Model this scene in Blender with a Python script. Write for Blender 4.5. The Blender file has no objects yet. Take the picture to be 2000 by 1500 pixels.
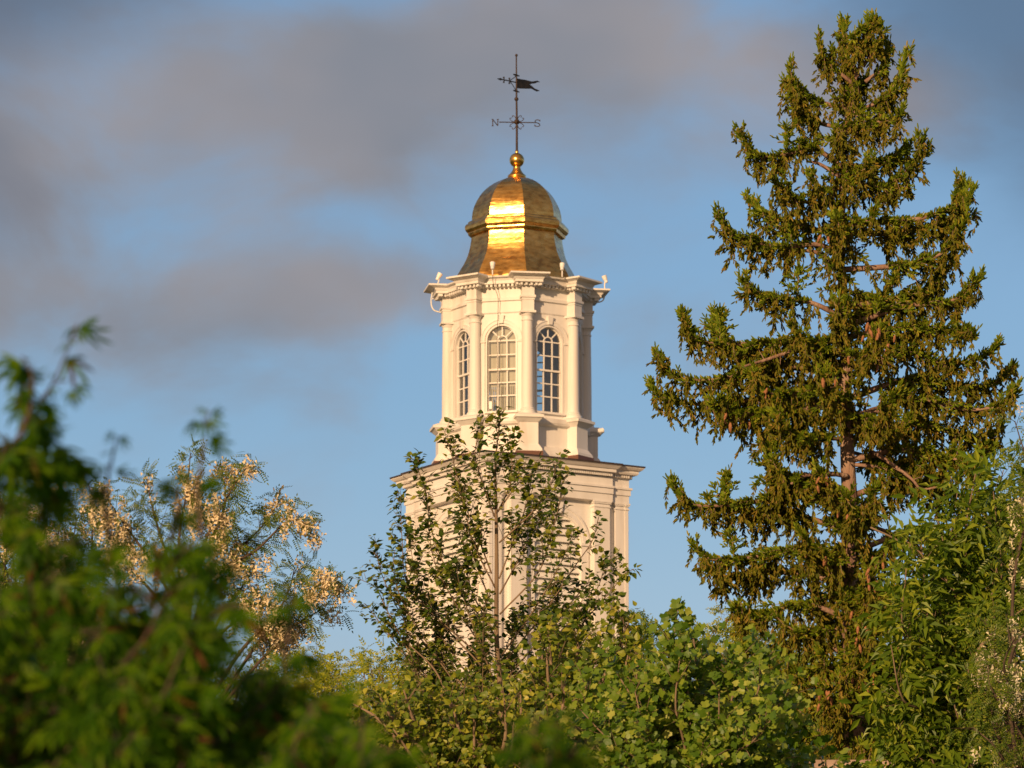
import bpy, bmesh, math, random
import numpy as np
from mathutils import Vector

# ------------------------------------------------------------------ camera, sky, sun
sc = bpy.context.scene
R = math.radians
LENS, SENSOR = 200.0, 36.0
FPX = LENS / SENSOR * 2000.0
PITCH = R(10.8)
CAM = np.array([0.0, 0.0, 1.7])
cam_data = bpy.data.cameras.new("camera")
cam = bpy.data.objects.new("camera", cam_data)
sc.collection.objects.link(cam)
cam.location = CAM
cam.rotation_euler = (math.pi / 2 + PITCH, 0, 0)
cam_data.lens = LENS
cam_data.sensor_width = SENSOR
cam_data.clip_start = 0.5
cam_data.clip_end = 6000
cam_data.dof.use_dof = True
cam_data.dof.focus_distance = 79.0
cam_data.dof.aperture_fstop = 9.0
sc.camera = cam

SUN_EL, SUN_AZ = R(15.0), R(-25.0)          # azimuth measured from straight behind the camera, minus = left
sdir = Vector((math.cos(SUN_EL) * math.sin(SUN_AZ), -math.cos(SUN_EL) * math.cos(SUN_AZ), math.sin(SUN_EL)))
sun_data = bpy.data.lights.new("sun", 'SUN')
sun_data.energy = 4.5
sun_data.angle = R(0.5)
sun_data.color = (1.0, 0.645, 0.35)
sun = bpy.data.objects.new("sun", sun_data)
sc.collection.objects.link(sun)
sun.rotation_euler = sdir.to_track_quat('Z', 'Y').to_euler()

sc.view_settings.view_transform = 'Standard'
sc.view_settings.look = 'None'
sc.view_settings.exposure = 0.12
sc.view_settings.gamma = 1.0
sc.cycles.use_denoising = True
sc.cycles.denoising_input_passes = 'RGB_ALBEDO_NORMAL'
sc.cycles.max_bounces = 8
sc.cycles.diffuse_bounces = 3
sc.cycles.transparent_max_bounces = 12
sc.cycles.sample_clamp_indirect = 6.0


def P(px, py, Y):
    """point of the place at distance Y ahead seen at a given spot of the 2000x1500 photograph"""
    u = (px - 1000.0) / FPX
    v = (750.0 - py) / FPX
    cp, sp = math.cos(PITCH), math.sin(PITCH)
    d = np.array([u, cp - v * sp, sp + v * cp])
    return CAM + d * (Y / d[1])


def ramp_node(nt, stops):
    r = nt.nodes.new('ShaderNodeValToRGB')
    e = r.color_ramp.elements
    while len(e) < len(stops):
        e.new(0.5)
    for i, (p, c) in enumerate(stops):
        e[i].position = p
        e[i].color = (c[0], c[1], c[2], 1)
    return r


def sky_world():
    w = bpy.data.worlds.new("World")
    sc.world = w
    w.use_nodes = True
    nt = w.node_tree
    N, L = nt.nodes, nt.links
    N.clear()
    out = N.new('ShaderNodeOutputWorld')
    bg = N.new('ShaderNodeBackground')
    bg.inputs['Strength'].default_value = 0.094
    sky = N.new('ShaderNodeTexSky')
    sky.sky_type = 'NISHITA'
    sky.sun_disc = False
    sky.sun_elevation = SUN_EL
    sky.sun_rotation = math.atan2(sdir.x, sdir.y)
    sky.air_density = 1.0
    sky.dust_density = 1.4
    sky.ozone_density = 2.2
    tc = N.new('ShaderNodeTexCoord')
    sep = N.new('ShaderNodeSeparateXYZ')
    L.new(tc.outputs['Generated'], sep.inputs[0])

    def M(op, a, b=None, c=None, clamp=False):
        n = N.new('ShaderNodeMath')
        n.operation = op
        n.use_clamp = clamp
        for i, x in enumerate((a, b, c)):
            if x is None:
                continue
            if isinstance(x, (int, float)):
                n.inputs[i].default_value = x
            else:
                L.new(x, n.inputs[i])
        return n.outputs[0]
    az = M('ARCTAN2', sep.outputs[0], sep.outputs[1])      # compass angle, 0 = ahead
    el = M('ARCSINE', sep.outputs[2])
    comb = N.new('ShaderNodeCombineXYZ')
    L.new(M('MULTIPLY', az, 17.0), comb.inputs[0])
    L.new(M('MULTIPLY', el, 26.0), comb.inputs[1])
    n1 = N.new('ShaderNodeTexNoise')
    n1.inputs['Scale'].default_value = 1.15
    n1.inputs['Detail'].default_value = 7
    n1.inputs['Roughness'].default_value = 0.52
    n1.inputs['Distortion'].default_value = 0.35
    L.new(comb.outputs[0], n1.inputs['Vector'])
    total = M('MULTIPLY_ADD', n1.outputs['Fac'], 2.2, -1.08)
    # drifting cloud banks: (azimuth, elevation, half width, half height, weight), degrees of sky
    k = math.degrees(1.0 / FPX)
    banks = [(200, 260, 600, 200, .80), (760, 90, 600, 170, .66), (400, 610, 600, 130, .62), (-250, 640, 300, 160, .5),
             (1400, 110, 420, 160, .56), (1840, 180, 230, 120, .75), (690, 780, 170, 60, .24), (760, 570, 240, 90, .36), (1300, 330, 500, 60, .12),
             (-500, 250, 500, 260, .5), (2500, 500, 350, 130, .5), (2900, 0, 600, 200, .6)]

    def bank_sum(lst, start):
        tot = start
        for (px, py, rx, ry, wt) in lst:
            a0 = math.atan((px - 1000) / FPX)
            e0 = PITCH + math.atan((750 - py) / FPX)
            dx = M('MULTIPLY', M('SUBTRACT', az, a0), FPX / rx)
            dy = M('MULTIPLY', M('SUBTRACT', el, e0), FPX / ry)
            q = M('ADD', M('MULTIPLY', dx, dx), M('MULTIPLY', dy, dy))
            g = M('POWER', 2.718, M('MULTIPLY', q, -1.0))
            tot = M('MULTIPLY_ADD', g, wt, tot)
        return tot
    total = bank_sum(banks, total)
    # darker cloud higher up and to either side, partly lens falloff painted in
    dark = bank_sum([(-200, 0, 480, 380, .8), (150, -150, 650, 170, .6), (1950, -40, 420, 300, .95), (2250, 250, 420, 420, .6), (-300, 420, 420, 130, .5)],
                    M('MULTIPLY_ADD', n1.outputs['Fac'], 0.9, -0.52))
    mask = N.new('ShaderNodeMapRange')
    mask.interpolation_type = 'SMOOTHSTEP'
    mask.inputs['From Min'].default_value = 0.0
    mask.inputs['From Max'].default_value = 0.95
    mask.inputs['To Max'].default_value = 0.93
    L.new(total, mask.inputs['Value'])
    cloud = N.new('ShaderNodeValToRGB')
    n2 = N.new('ShaderNodeTexNoise')
    n2.inputs['Scale'].default_value = 0.9
    n2.inputs['Detail'].default_value = 3
    L.new(comb.outputs[0], n2.inputs['Vector'])
    L.new(n2.outputs['Fac'], cloud.inputs[0])
    cloud.color_ramp.elements[0].position = 0.3
    cloud.color_ramp.elements[0].color = (2.3, 2.4, 2.75, 1)
    cloud.color_ramp.elements[1].position = 0.7
    cloud.color_ramp.elements[1].color = (3.5, 3.1, 3.1, 1)
    tint = N.new('ShaderNodeMix')
    tint.data_type = 'RGBA'
    tint.blend_type = 'MULTIPLY'
    tint.inputs[0].default_value = 1.0
    L.new(sky.outputs[0], tint.inputs[6])
    tint.inputs[7].default_value = SKY_TINT
    mix = N.new('ShaderNodeMix')
    mix.data_type = 'RGBA'
    L.new(mask.outputs[0], mix.inputs[0])
    L.new(tint.outputs[2], mix.inputs[6])
    L.new(cloud.outputs[0], mix.inputs[7])
    dm = N.new('ShaderNodeMapRange')
    dm.interpolation_type = 'SMOOTHSTEP'
    dm.inputs['To Max'].default_value = 0.68
    L.new(dark, dm.inputs['Value'])
    mix2 = N.new('ShaderNodeMix')
    mix2.data_type = 'RGBA'
    L.new(dm.outputs[0], mix2.inputs[0])
    L.new(mix.outputs[2], mix2.inputs[6])
    mix2.inputs[7].default_value = (0.85, 1.22, 1.85, 1)
    # pale air low over the treetops
    lo = N.new('ShaderNodeMapRange')
    lo.interpolation_type = 'SMOOTHSTEP'
    lo.inputs['From Min'].default_value = R(11.0)
    lo.inputs['From Max'].default_value = R(5.5)
    lo.inputs['To Max'].default_value = 0.8
    L.new(el, lo.inputs['Value'])
    mixl = N.new('ShaderNodeMix')
    mixl.data_type = 'RGBA'
    L.new(lo.outputs[0], mixl.inputs[0])
    L.new(mix2.outputs[2], mixl.inputs[6])
    mixl.inputs[7].default_value = (4.5, 5.4, 6.3, 1)
    mix2 = mixl
    # warm glow added to the unseen western sky, for fill and dome reflections
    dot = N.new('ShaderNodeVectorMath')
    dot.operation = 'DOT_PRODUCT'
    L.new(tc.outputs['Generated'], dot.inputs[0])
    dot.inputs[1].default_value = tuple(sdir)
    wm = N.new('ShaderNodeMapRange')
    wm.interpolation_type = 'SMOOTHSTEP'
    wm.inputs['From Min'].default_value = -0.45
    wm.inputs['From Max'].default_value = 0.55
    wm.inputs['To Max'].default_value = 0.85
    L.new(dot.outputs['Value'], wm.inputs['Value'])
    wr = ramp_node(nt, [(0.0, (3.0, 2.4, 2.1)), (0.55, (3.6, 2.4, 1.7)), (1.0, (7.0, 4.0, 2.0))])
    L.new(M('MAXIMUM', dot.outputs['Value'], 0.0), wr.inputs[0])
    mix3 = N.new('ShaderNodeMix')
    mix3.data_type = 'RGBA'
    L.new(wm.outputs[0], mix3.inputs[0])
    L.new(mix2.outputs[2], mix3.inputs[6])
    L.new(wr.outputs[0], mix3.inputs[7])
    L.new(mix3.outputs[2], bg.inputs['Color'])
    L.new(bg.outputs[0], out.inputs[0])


SKY_TINT = (0.96, 1.04, 1.13, 1)
sky_world()

# ------------------------------------------------------------------ materials


def new_mat(name):
    m = bpy.data.materials.new(name)
    m.use_nodes = True
    nt = m.node_tree
    b = nt.nodes['Principled BSDF']
    return m, nt, b


def noise_mat(name, stops, scale, rough=0.6, bump=0.0, bump_scale=None, metallic=0.0, detail=6, stretch=(1, 1, 1), spec=0.5):
    m, nt, b = new_mat(name)
    tc = nt.nodes.new('ShaderNodeTexCoord')
    mp = nt.nodes.new('ShaderNodeMapping')
    mp.inputs['Scale'].default_value = stretch
    nt.links.new(tc.outputs['Object'], mp.inputs[0])
    n = nt.nodes.new('ShaderNodeTexNoise')
    n.inputs['Scale'].default_value = scale
    n.inputs['Detail'].default_value = detail
    nt.links.new(mp.outputs[0], n.inputs['Vector'])
    r = ramp_node(nt, stops)
    nt.links.new(n.outputs['Fac'], r.inputs[0])
    nt.links.new(r.outputs[0], b.inputs['Base Color'])
    b.inputs['Roughness'].default_value = rough
    b.inputs['Metallic'].default_value = metallic
    b.inputs['Specular IOR Level'].default_value = spec
    if bump:
        n2 = nt.nodes.new('ShaderNodeTexNoise')
        n2.inputs['Scale'].default_value = bump_scale or scale * 3
        n2.inputs['Detail'].default_value = 4
        nt.links.new(mp.outputs[0], n2.inputs['Vector'])
        bp = nt.nodes.new('ShaderNodeBump')
        bp.inputs['Strength'].default_value = bump
        bp.inputs['Distance'].default_value = 0.05
        nt.links.new(n2.outputs['Fac'], bp.inputs['Height'])
        nt.links.new(bp.outputs[0], b.inputs['Normal'])
    return m


def leaf_mat(name, stops, transl=0.3, rough=0.45, tcol=None, spec=0.35):
    m, nt, b = new_mat(name)
    g = nt.nodes.new('ShaderNodeNewGeometry')
    r = ramp_node(nt, stops)
    nt.links.new(g.outputs['Random Per Island'], r.inputs[0])
    nt.links.new(r.outputs[0], b.inputs['Base Color'])
    b.inputs['Roughness'].default_value = rough
    b.inputs['Specular IOR Level'].default_value = spec
    if transl > 0:
        t = nt.nodes.new('ShaderNodeBsdfTranslucent')
        mul = nt.nodes.new('ShaderNodeMix')
        mul.data_type = 'RGBA'
        mul.blend_type = 'MULTIPLY'
        mul.inputs[0].default_value = 1.0
        nt.links.new(r.outputs[0], mul.inputs[6])
        mul.inputs[7].default_value = tcol or (1.6, 1.9, 0.7, 1)
        nt.links.new(mul.outputs[2], t.inputs['Color'])
        mx = nt.nodes.new('ShaderNodeMixShader')
        mx.inputs[0].default_value = transl
        nt.links.new(b.outputs[0], mx.inputs[1])
        nt.links.new(t.outputs[0], mx.inputs[2])
        nt.links.new(mx.outputs[0], nt.nodes['Material Output'].inputs['Surface'])
    return m


M_WHITE = noise_mat('white_paint', [(0.25, (.60, .55, .50)), (0.42, (.71, .68, .64)), (0.65, (.77, .745, .71))], 1.3, rough=0.55, stretch=(1.6, 1.6, .22), bump=.06, bump_scale=5)
M_SLAT = noise_mat('louvre_paint', [(0.3, (.68, .66, .60)), (0.6, (.78, .76, .71))], 1.5, rough=0.6)
M_INSIDE = noise_mat('inside_plaster', [(0.3, (.55, .52, .45)), (0.6, (.65, .62, .55))], 0.8, rough=0.8)
M_ROOF = noise_mat('copper_brown_roof', [(0.3, (.10, .045, .03)), (0.7, (.17, .075, .045))], 2.0, rough=0.55)
M_EDGE = noise_mat('dark_metal_roof', [(0.3, (.028, .020, .018)), (0.7, (.06, .040, .034))], 2.0, rough=0.6)
M_IRON = noise_mat('black_iron', [(0.3, (.010, .010, .011)), (0.7, (.03, .024, .02))], 6, rough=0.5, metallic=0.4)
M_RUST = noise_mat('brown_iron', [(0.3, (.028, .018, .014)), (0.7, (.065, .04, .03))], 6, rough=0.6, metallic=0.3)
M_CABLE = noise_mat('grey_cable', [(0.3, (.06, .055, .05)), (0.7, (.12, .10, .09))], 3, rough=0.7)
M_LAMP = noise_mat('lamp_housing_white', [(0.3, (.70, .69, .66)), (0.7, (.8, .79, .76))], 5, rough=0.45)
M_CURTAIN = noise_mat('linen_curtain', [(0.3, (.50, .44, .33)), (0.7, (.62, .56, .44))], 2.5, rough=0.9, stretch=(3, 3, .2))
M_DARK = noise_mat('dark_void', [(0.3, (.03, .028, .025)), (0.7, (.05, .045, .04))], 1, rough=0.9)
M_GRASS = noise_mat('grass', [(0.3, (.035, .06, .015)), (0.7, (.07, .10, .03))], 0.6, rough=0.9, bump=.3)
M_SPRUCE_BARK = noise_mat('spruce_bark', [(0.3, (.15, .085, .055)), (0.5, (.27, .165, .115)), (0.7, (.36, .25, .18))], 5, rough=0.9,
                          bump=.8, bump_scale=18, stretch=(1, 1, .4))
M_TWIG = noise_mat('twig_bark', [(0.3, (.16, .11, .07)), (0.7, (.28, .20, .13))], 8, rough=0.85)
M_DTWIG = noise_mat('dark_twig_bark', [(0.3, (.05, .035, .025)), (0.7, (.11, .075, .05))], 8, rough=0.85)
M_GREY = noise_mat('smooth_grey_bark', [(0.3, (.13, .09, .055)), (0.7, (.27, .19, .12))], 7, rough=0.8, stretch=(1, 1, .3))


def gold_material():
    m = noise_mat('gold_leaf', [(0.30, (.52, .26, .075)), (0.45, (.76, .42, .11)), (0.6, (.93, .55, .16)), (0.75, (.97, .63, .23))],
                  3.2, rough=0.3, bump=0.22, bump_scale=3.4, metallic=1.0, stretch=(1, 1, 2.4))
    nt = m.node_tree
    b = nt.nodes['Principled BSDF']
    tc = nt.nodes.new('ShaderNodeTexCoord')
    n = nt.nodes.new('ShaderNodeTexNoise')
    n.inputs['Scale'].default_value = 3.0
    n.inputs['Detail'].default_value = 8
    nt.links.new(tc.outputs['Object'], n.inputs['Vector'])
    mr = nt.nodes.new('ShaderNodeMapRange')
    mr.inputs['From Min'].default_value = 0.3
    mr.inputs['From Max'].default_value = 0.7
    mr.inputs['To Min'].default_value = 0.22
    mr.inputs['To Max'].default_value = 0.38
    nt.links.new(n.outputs['Fac'], mr.inputs['Value'])
    nt.links.new(mr.outputs[0], b.inputs['Roughness'])
    return m


M_GOLD = gold_material()


def glass_material():
    m, nt, b = new_mat('window_glass')
    nt.nodes.remove(b)
    t = nt.nodes.new('ShaderNodeBsdfTransparent')
    t.inputs[0].default_value = (.88, .92, .92, 1)
    g = nt.nodes.new('ShaderNodeBsdfGlossy')
    g.inputs['Roughness'].default_value = 0.03
    f = nt.nodes.new('ShaderNodeFresnel')
    f.inputs['IOR'].default_value = 1.5
    ma = nt.nodes.new('ShaderNodeMath')
    ma.operation = 'MULTIPLY_ADD'
    ma.inputs[1].default_value = 1.1
    ma.inputs[2].default_value = 0.12
    nt.links.new(f.outputs[0], ma.inputs[0])
    tc = nt.nodes.new('ShaderNodeTexCoord')
    n = nt.nodes.new('ShaderNodeTexNoise')
    n.inputs['Scale'].default_value = 1.6
    nt.links.new(tc.outputs['Object'], n.inputs['Vector'])
    bp = nt.nodes.new('ShaderNodeBump')
    bp.inputs['Strength'].default_value = 0.12
    nt.links.new(n.outputs['Fac'], bp.inputs['Height'])
    nt.links.new(bp.outputs[0], g.inputs['Normal'])
    mx = nt.nodes.new('ShaderNodeMixShader')
    nt.links.new(ma.outputs[0], mx.inputs[0])
    nt.links.new(t.outputs[0], mx.inputs[1])
    nt.links.new(g.outputs[0], mx.inputs[2])
    nt.links.new(mx.outputs[0], nt.nodes['Material Output'].inputs['Surface'])
    return m


M_GLASS = glass_material()


def brick_material():
    m, nt, b = new_mat('red_brick')
    tc = nt.nodes.new('ShaderNodeTexCoord')
    sep = nt.nodes.new('ShaderNodeSeparateXYZ')
    nt.links.new(tc.outputs['Object'], sep.inputs[0])
    ad = nt.nodes.new('ShaderNodeMath')
    nt.links.new(sep.outputs[0], ad.inputs[0])
    nt.links.new(sep.outputs[1], ad.inputs[1])
    cb = nt.nodes.new('ShaderNodeCombineXYZ')
    nt.links.new(ad.outputs[0], cb.inputs[0])
    nt.links.new(sep.outputs[2], cb.inputs[1])
    br = nt.nodes.new('ShaderNodeTexBrick')
    br.inputs['Scale'].default_value = 4.0
    br.inputs['Color1'].default_value = (.26, .09, .06, 1)
    br.inputs['Color2'].default_value = (.34, .14, .09, 1)
    br.inputs['Mortar'].default_value = (.40, .36, .31, 1)
    br.inputs['Mortar Size'].default_value = 0.015
    nt.links.new(cb.outputs[0], br.inputs['Vector'])
    nt.links.new(br.outputs[0], b.inputs['Base Color'])
    b.inputs['Roughness'].default_value = 0.85
    return m


M_BRICK = brick_material()
M_COPING = noise_mat('weathered_coping', [(0.3, (.24, .17, .13)), (0.7, (.42, .32, .25))], 3, rough=0.85)

# ------------------------------------------------------------------ mesh helpers


class Geo:
    def __init__(self):
        self.v = []
        self.f = {}
        self.n = 0

    def add(self, verts, faces):
        """verts (k,3); faces: list of index lists, or an int array (F,m)"""
        verts = np.asarray(verts, dtype=np.float64).reshape(-1, 3)
        if isinstance(faces, np.ndarray):
            self.f.setdefault(faces.shape[1], []).append(faces + self.n)
        else:
            by = {}
            for f in faces:
                by.setdefault(len(f), []).append(f)
            for k, fs in by.items():
                self.f.setdefault(k, []).append(np.array(fs, dtype=np.int64) + self.n)
        self.v.append(verts)
        self.n += len(verts)

    def stamp(self, tmpl, pos, frames, scale):
        """copies of a little template at many places"""
        tv, tf = tmpl
        pos = np.asarray(pos)
        n = len(pos)
        if n == 0:
            return
        k = len(tv)
        sca = np.asarray(scale, dtype=float)
        if sca.ndim == 1:
            sca = np.repeat(sca[:, None], 3, 1)
        local = tv[None, :, :] * sca[:, None, :]
        w = np.einsum('nij,nkj->nki', frames, local) + pos[:, None, :]
        off = (np.arange(n) * k)[:, None, None] + self.n
        for m, fs in tf.items():
            self.f.setdefault(m, []).append((fs[None] + off).reshape(-1, m))
        self.v.append(w.reshape(-1, 3))
        self.n += n * k

    def build(self, name, mat, parent=None, smooth=False, recalc=False, loc=None):
        V = np.concatenate(self.v) if self.v else np.zeros((0, 3))
        o_loc = np.zeros(3)
        if parent is not None:
            o_loc = np.array(WORLD_LOC[parent.name])
        elif loc is not None:
            o_loc = np.array(loc)
        V = V - o_loc
        me = bpy.data.meshes.new(name)
        me.vertices.add(len(V))
        me.vertices.foreach_set('co', V.astype(np.float32).ravel())
        loops, starts, tot = [], [], 0
        for m, lst in self.f.items():
            a = np.concatenate(lst)
            loops.append(a.ravel())
            starts.append(tot + np.arange(len(a)) * m)
            tot += a.size
        loops = np.concatenate(loops)
        starts = np.concatenate(starts)
        me.loops.add(len(loops))
        me.loops.foreach_set('vertex_index', loops.astype(np.int32))
        me.polygons.add(len(starts))
        me.polygons.foreach_set('loop_start', starts.astype(np.int32))
        me.update(calc_edges=True)
        me.polygons.foreach_set('use_smooth', np.full(len(starts), bool(smooth)))
        me.materials.append(mat)
        if recalc:
            bm = bmesh.new()
            bm.from_mesh(me)
            bmesh.ops.recalc_face_normals(bm, faces=bm.faces)
            bm.to_mesh(me)
            bm.free()
        o = bpy.data.objects.new(name, me)
        sc.collection.objects.link(o)
        if parent is not None:
            o.parent = parent
            WORLD_LOC[o.name] = o_loc
        else:
            o.location = o_loc
            WORLD_LOC[o.name] = o_loc
        return o


WORLD_LOC = {}


def thing(name, label, cat, loc, group=None):
    o = bpy.data.objects.new(name, None)
    sc.collection.objects.link(o)
    o.location = loc
    o.empty_display_size = 0.3
    o['label'] = label
    o['category'] = cat
    if group:
        o['group'] = group
    WORLD_LOC[o.name] = np.array(loc, dtype=float)
    return o


def nrm(a):
    a = np.asarray(a, dtype=float)
    l = np.linalg.norm(a, axis=-1, keepdims=True)
    return a / np.maximum(l, 1e-9)


def frames_from(d, nhint):
    """x axis along d, z axis as near nhint as possible"""
    x = nrm(d)
    y = nrm(np.cross(nhint, x))
    z = np.cross(x, y)
    return np.stack([x, y, z], axis=2)


def tube(g, pts, radii, sides=6):
    pts = np.asarray(pts, dtype=float)
    n = len(pts)
    radii = np.broadcast_to(np.asarray(radii, dtype=float), (n,))
    tan = np.gradient(pts, axis=0)
    tan = nrm(tan)
    ref = np.array([0.31, 0.9, 0.2]) if abs(tan[0] @ np.array([0.31, 0.9, 0.2])) < 0.85 else np.array([1.0, 0, 0])
    a = nrm(np.cross(tan, ref))
    b = np.cross(tan, a)
    th = np.arange(sides) / sides * 2 * math.pi
    ring = (np.cos(th)[None, :, None] * a[:, None, :] + np.sin(th)[None, :, None] * b[:, None, :]) * radii[:, None, None] + pts[:, None, :]
    i = np.arange(n - 1)[:, None]
    j = np.arange(sides)[None, :]
    j2 = (j + 1) % sides
    f = np.stack([i * sides + j + 0 * j, i * sides + j2, (i + 1) * sides + j2, (i + 1) * sides + j], axis=-1).reshape(-1, 4)
    g.add(ring.reshape(-1, 3), f)
    g.f.setdefault(sides, [])
    caps = np.array([list(range(sides))[::-1], [(n - 1) * sides + q for q in range(sides)]]) + g.n - n * sides
    g.f[sides].append(caps)


def spline(pts, per=6):
    """smooth curve through points"""
    p = np.asarray(pts, dtype=float)
    if len(p) == 2:
        t = np.linspace(0, 1, per + 1)[:, None]
        return p[0] * (1 - t) + p[1] * t
    q = np.vstack([2 * p[0] - p[1], p, 2 * p[-1] - p[-2]])
    out = []
    for i in range(1, len(q) - 2):
        p0, p1, p2, p3 = q[i - 1:i + 3]
        for t in np.linspace(0, 1, per, endpoint=False):
            out.append(0.5 * (2 * p1 + (p2 - p0) * t + (2 * p0 - 5 * p1 + 4 * p2 - p3) * t * t + (3 * p1 - p0 - 3 * p2 + p3) * t ** 3))
    out.append(p[-1])
    return np.array(out)


def along(pts, s):
    """points and tangents at fractions s of the length"""
    seg = np.linalg.norm(np.diff(pts, axis=0), axis=1)
    cum = np.concatenate([[0], np.cumsum(seg)])
    d = np.asarray(s) * cum[-1]
    idx = np.clip(np.searchsorted(cum, d, side='right') - 1, 0, len(seg) - 1)
    t = ((d - cum[idx]) / np.maximum(seg[idx], 1e-9))[:, None]
    pos = pts[idx] * (1 - t) + pts[idx + 1] * t
    tan = nrm(pts[idx + 1] - pts[idx])
    return pos, tan


def length(pts):
    return float(np.linalg.norm(np.diff(pts, axis=0), axis=1).sum())


# ------------------------------------------------------------------ ground
g = Geo()
nx = 24
xs = np.linspace(-2500, 2500, nx)
ys = np.linspace(-1000, 4500, nx)
gv = [(x, y, 0.0) for y in ys for x in xs]
gf = [[j * nx + i, j * nx + i + 1, (j + 1) * nx + i + 1, (j + 1) * nx + i] for j in range(nx - 1) for i in range(nx - 1)]
g.add(gv, gf)
go = g.build('ground', M_GRASS)
go['kind'] = 'structure'

# ------------------------------------------------------------------ tower
D = 200.0
CX = P(1009.5, 560, D)[0]
Q = (P(1010, 700, D)[0] - P(1009, 700, D)[0])      # metres per photograph pixel at the tower
TH = 31.0                                            # the tower is turned this far from square-on


def zf(py, r=0.0):
    return P(1010, py, D - r * Q)[2]


def W(phi, u, n, v):
    s, c = math.sin(R(phi)), math.cos(R(phi))
    return (CX + (n * s + u * c) * Q, D + (-n * c + u * s) * Q, v)


def prism(g, phi, lo, hi):
    """lo, hi = (u0,u1,n0,n1,v): a box whose top and bottom may differ"""
    vs = []
    for (u0, u1, n0, n1, v) in (lo, hi):
        vs += [W(phi, u0, n0, v), W(phi, u1, n0, v), W(phi, u1, n1, v), W(phi, u0, n1, v)]
    g.add(vs, [[0, 3, 2, 1], [4, 5, 6, 7], [0, 1, 5, 4], [1, 2, 6, 5], [2, 3, 7, 6], [3, 0, 4, 7]])


def box(g, phi, u0, u1, n0, n1, v0, v1):
    prism(g, phi, (u0, u1, n0, n1, v0), (u0, u1, n0, n1, v1))


def lathe(g, cx, cy, angles, prof, cap=True):
    """prof: (radius in metres, z) swept round the given compass angles"""
    k, m = len(angles), len(prof)
    vs = []
    for r, z in prof:
        for a in angles:
            vs.append((cx + r * math.sin(R(a)), cy - r * math.cos(R(a)), z))
    fs = []
    for i in range(m - 1):
        for j in range(k):
            j2 = (j + 1) % k
            fs.append([i * k + j, i * k + j2, (i + 1) * k + j2, (i + 1) * k + j])
    if cap:
        fs.append(list(range(k))[::-1])
        fs.append([(m - 1) * k + j for j in range(k)])
    g.add(vs, fs)


OCT = [TH + 22.5 + 45 * k for k in range(8)]
FACES8 = [TH + 45 * k for k in range(8)]
SQ = [TH + 45 + 90 * k for k in range(4)]
FACES4 = [TH + 90 * k for k in range(4)]
C8, C4 = math.cos(R(22.5)), math.cos(R(45))


def arched_wall(g, phi, half, n_out, n_in, v0, v1, rw, sill, spring, seg=18):
    """flat wall with a round-headed opening, both skins and the reveal"""
    rad = rw * Q
    arch = [(rw * math.cos(t), spring + rad * math.sin(t)) for t in np.linspace(0, math.pi, seg + 1)]   # right to left
    for n in (n_out, n_in):
        hf = half if n == n_out else half - (n_out - n_in) * math.tan(R(22.5)) if half < 60 else half
        def q(a):
            g.add([W(phi, u, n, v) for u, v in a], [list(range(len(a)))])
        q([(-hf, v0), (hf, v0), (hf, sill), (-hf, sill)])
        q([(-hf, sill), (-rw, sill), (-rw, spring), (-hf, spring)])
        q([(rw, sill), (hf, sill), (hf, spring), (rw, spring)])
        top = [(hf, spring)] + [(hf * math.cos(t) / max(abs(math.cos(t)), abs(math.sin(t))), None) for t in np.linspace(0, math.pi, seg + 1)[1:-1]] + [(-hf, spring)]
        outer = []
        for i, (uu, vv) in enumerate(top):
            t = math.pi * i / seg
            if i in (0, seg):
                outer.append((uu, spring))
            elif abs(math.cos(t)) >= abs(math.sin(t)):
                outer.append((hf * math.copysign(1, math.cos(t)), spring + (v1 - spring) * abs(math.tan(t))))
            else:
                outer.append((hf / math.tan(t), v1))
        for i in range(seg):
            a, b = arch[i], arch[i + 1]
            c, d = outer[i + 1], outer[i]
            poly = [a, d, c, b]
            # corner of the rectangle between two outer points
            if abs(d[0] - c[0]) > 1e-6 and abs(d[1] - c[1]) > 1e-6:
                poly = [a, d, (math.copysign(hf, d[0] + c[0]), v1), c, b]
            q(poly)
    loop = [(-rw, sill), (rw, sill)] + arch
    for i in range(len(loop)):
        a, b = loop[i], loop[(i + 1) % len(loop)]
        g.add([W(phi, a[0], n_out, a[1]), W(phi, b[0], n_out, b[1]), W(phi, b[0], n_in, b[1]), W(phi, a[0], n_in, a[1])], [[0, 1, 2, 3]])


def arch_band(g, phi, r0, r1, n0, n1, spring, seg=22, a0=0.0, a1=math.pi):
    ts = np.linspace(a0, a1, seg + 1)
    for i in range(seg):
        vs = []
        for t in (ts[i], ts[i + 1]):
            for r in (r0, r1):
                for n in (n0, n1):
                    vs.append(W(phi, r * math.cos(t), n, spring + r * Q * math.sin(t)))
        # index: t*4 + r*2 + n
        fs = [[1, 3, 7, 5], [0, 4, 6, 2], [2, 6, 7, 3], [0, 1, 5, 4]]
        if i == 0:
            fs.append([0, 2, 3, 1])
        if i == seg - 1:
            fs.append([4, 5, 7, 6])
        g.add(vs, fs)


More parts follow.
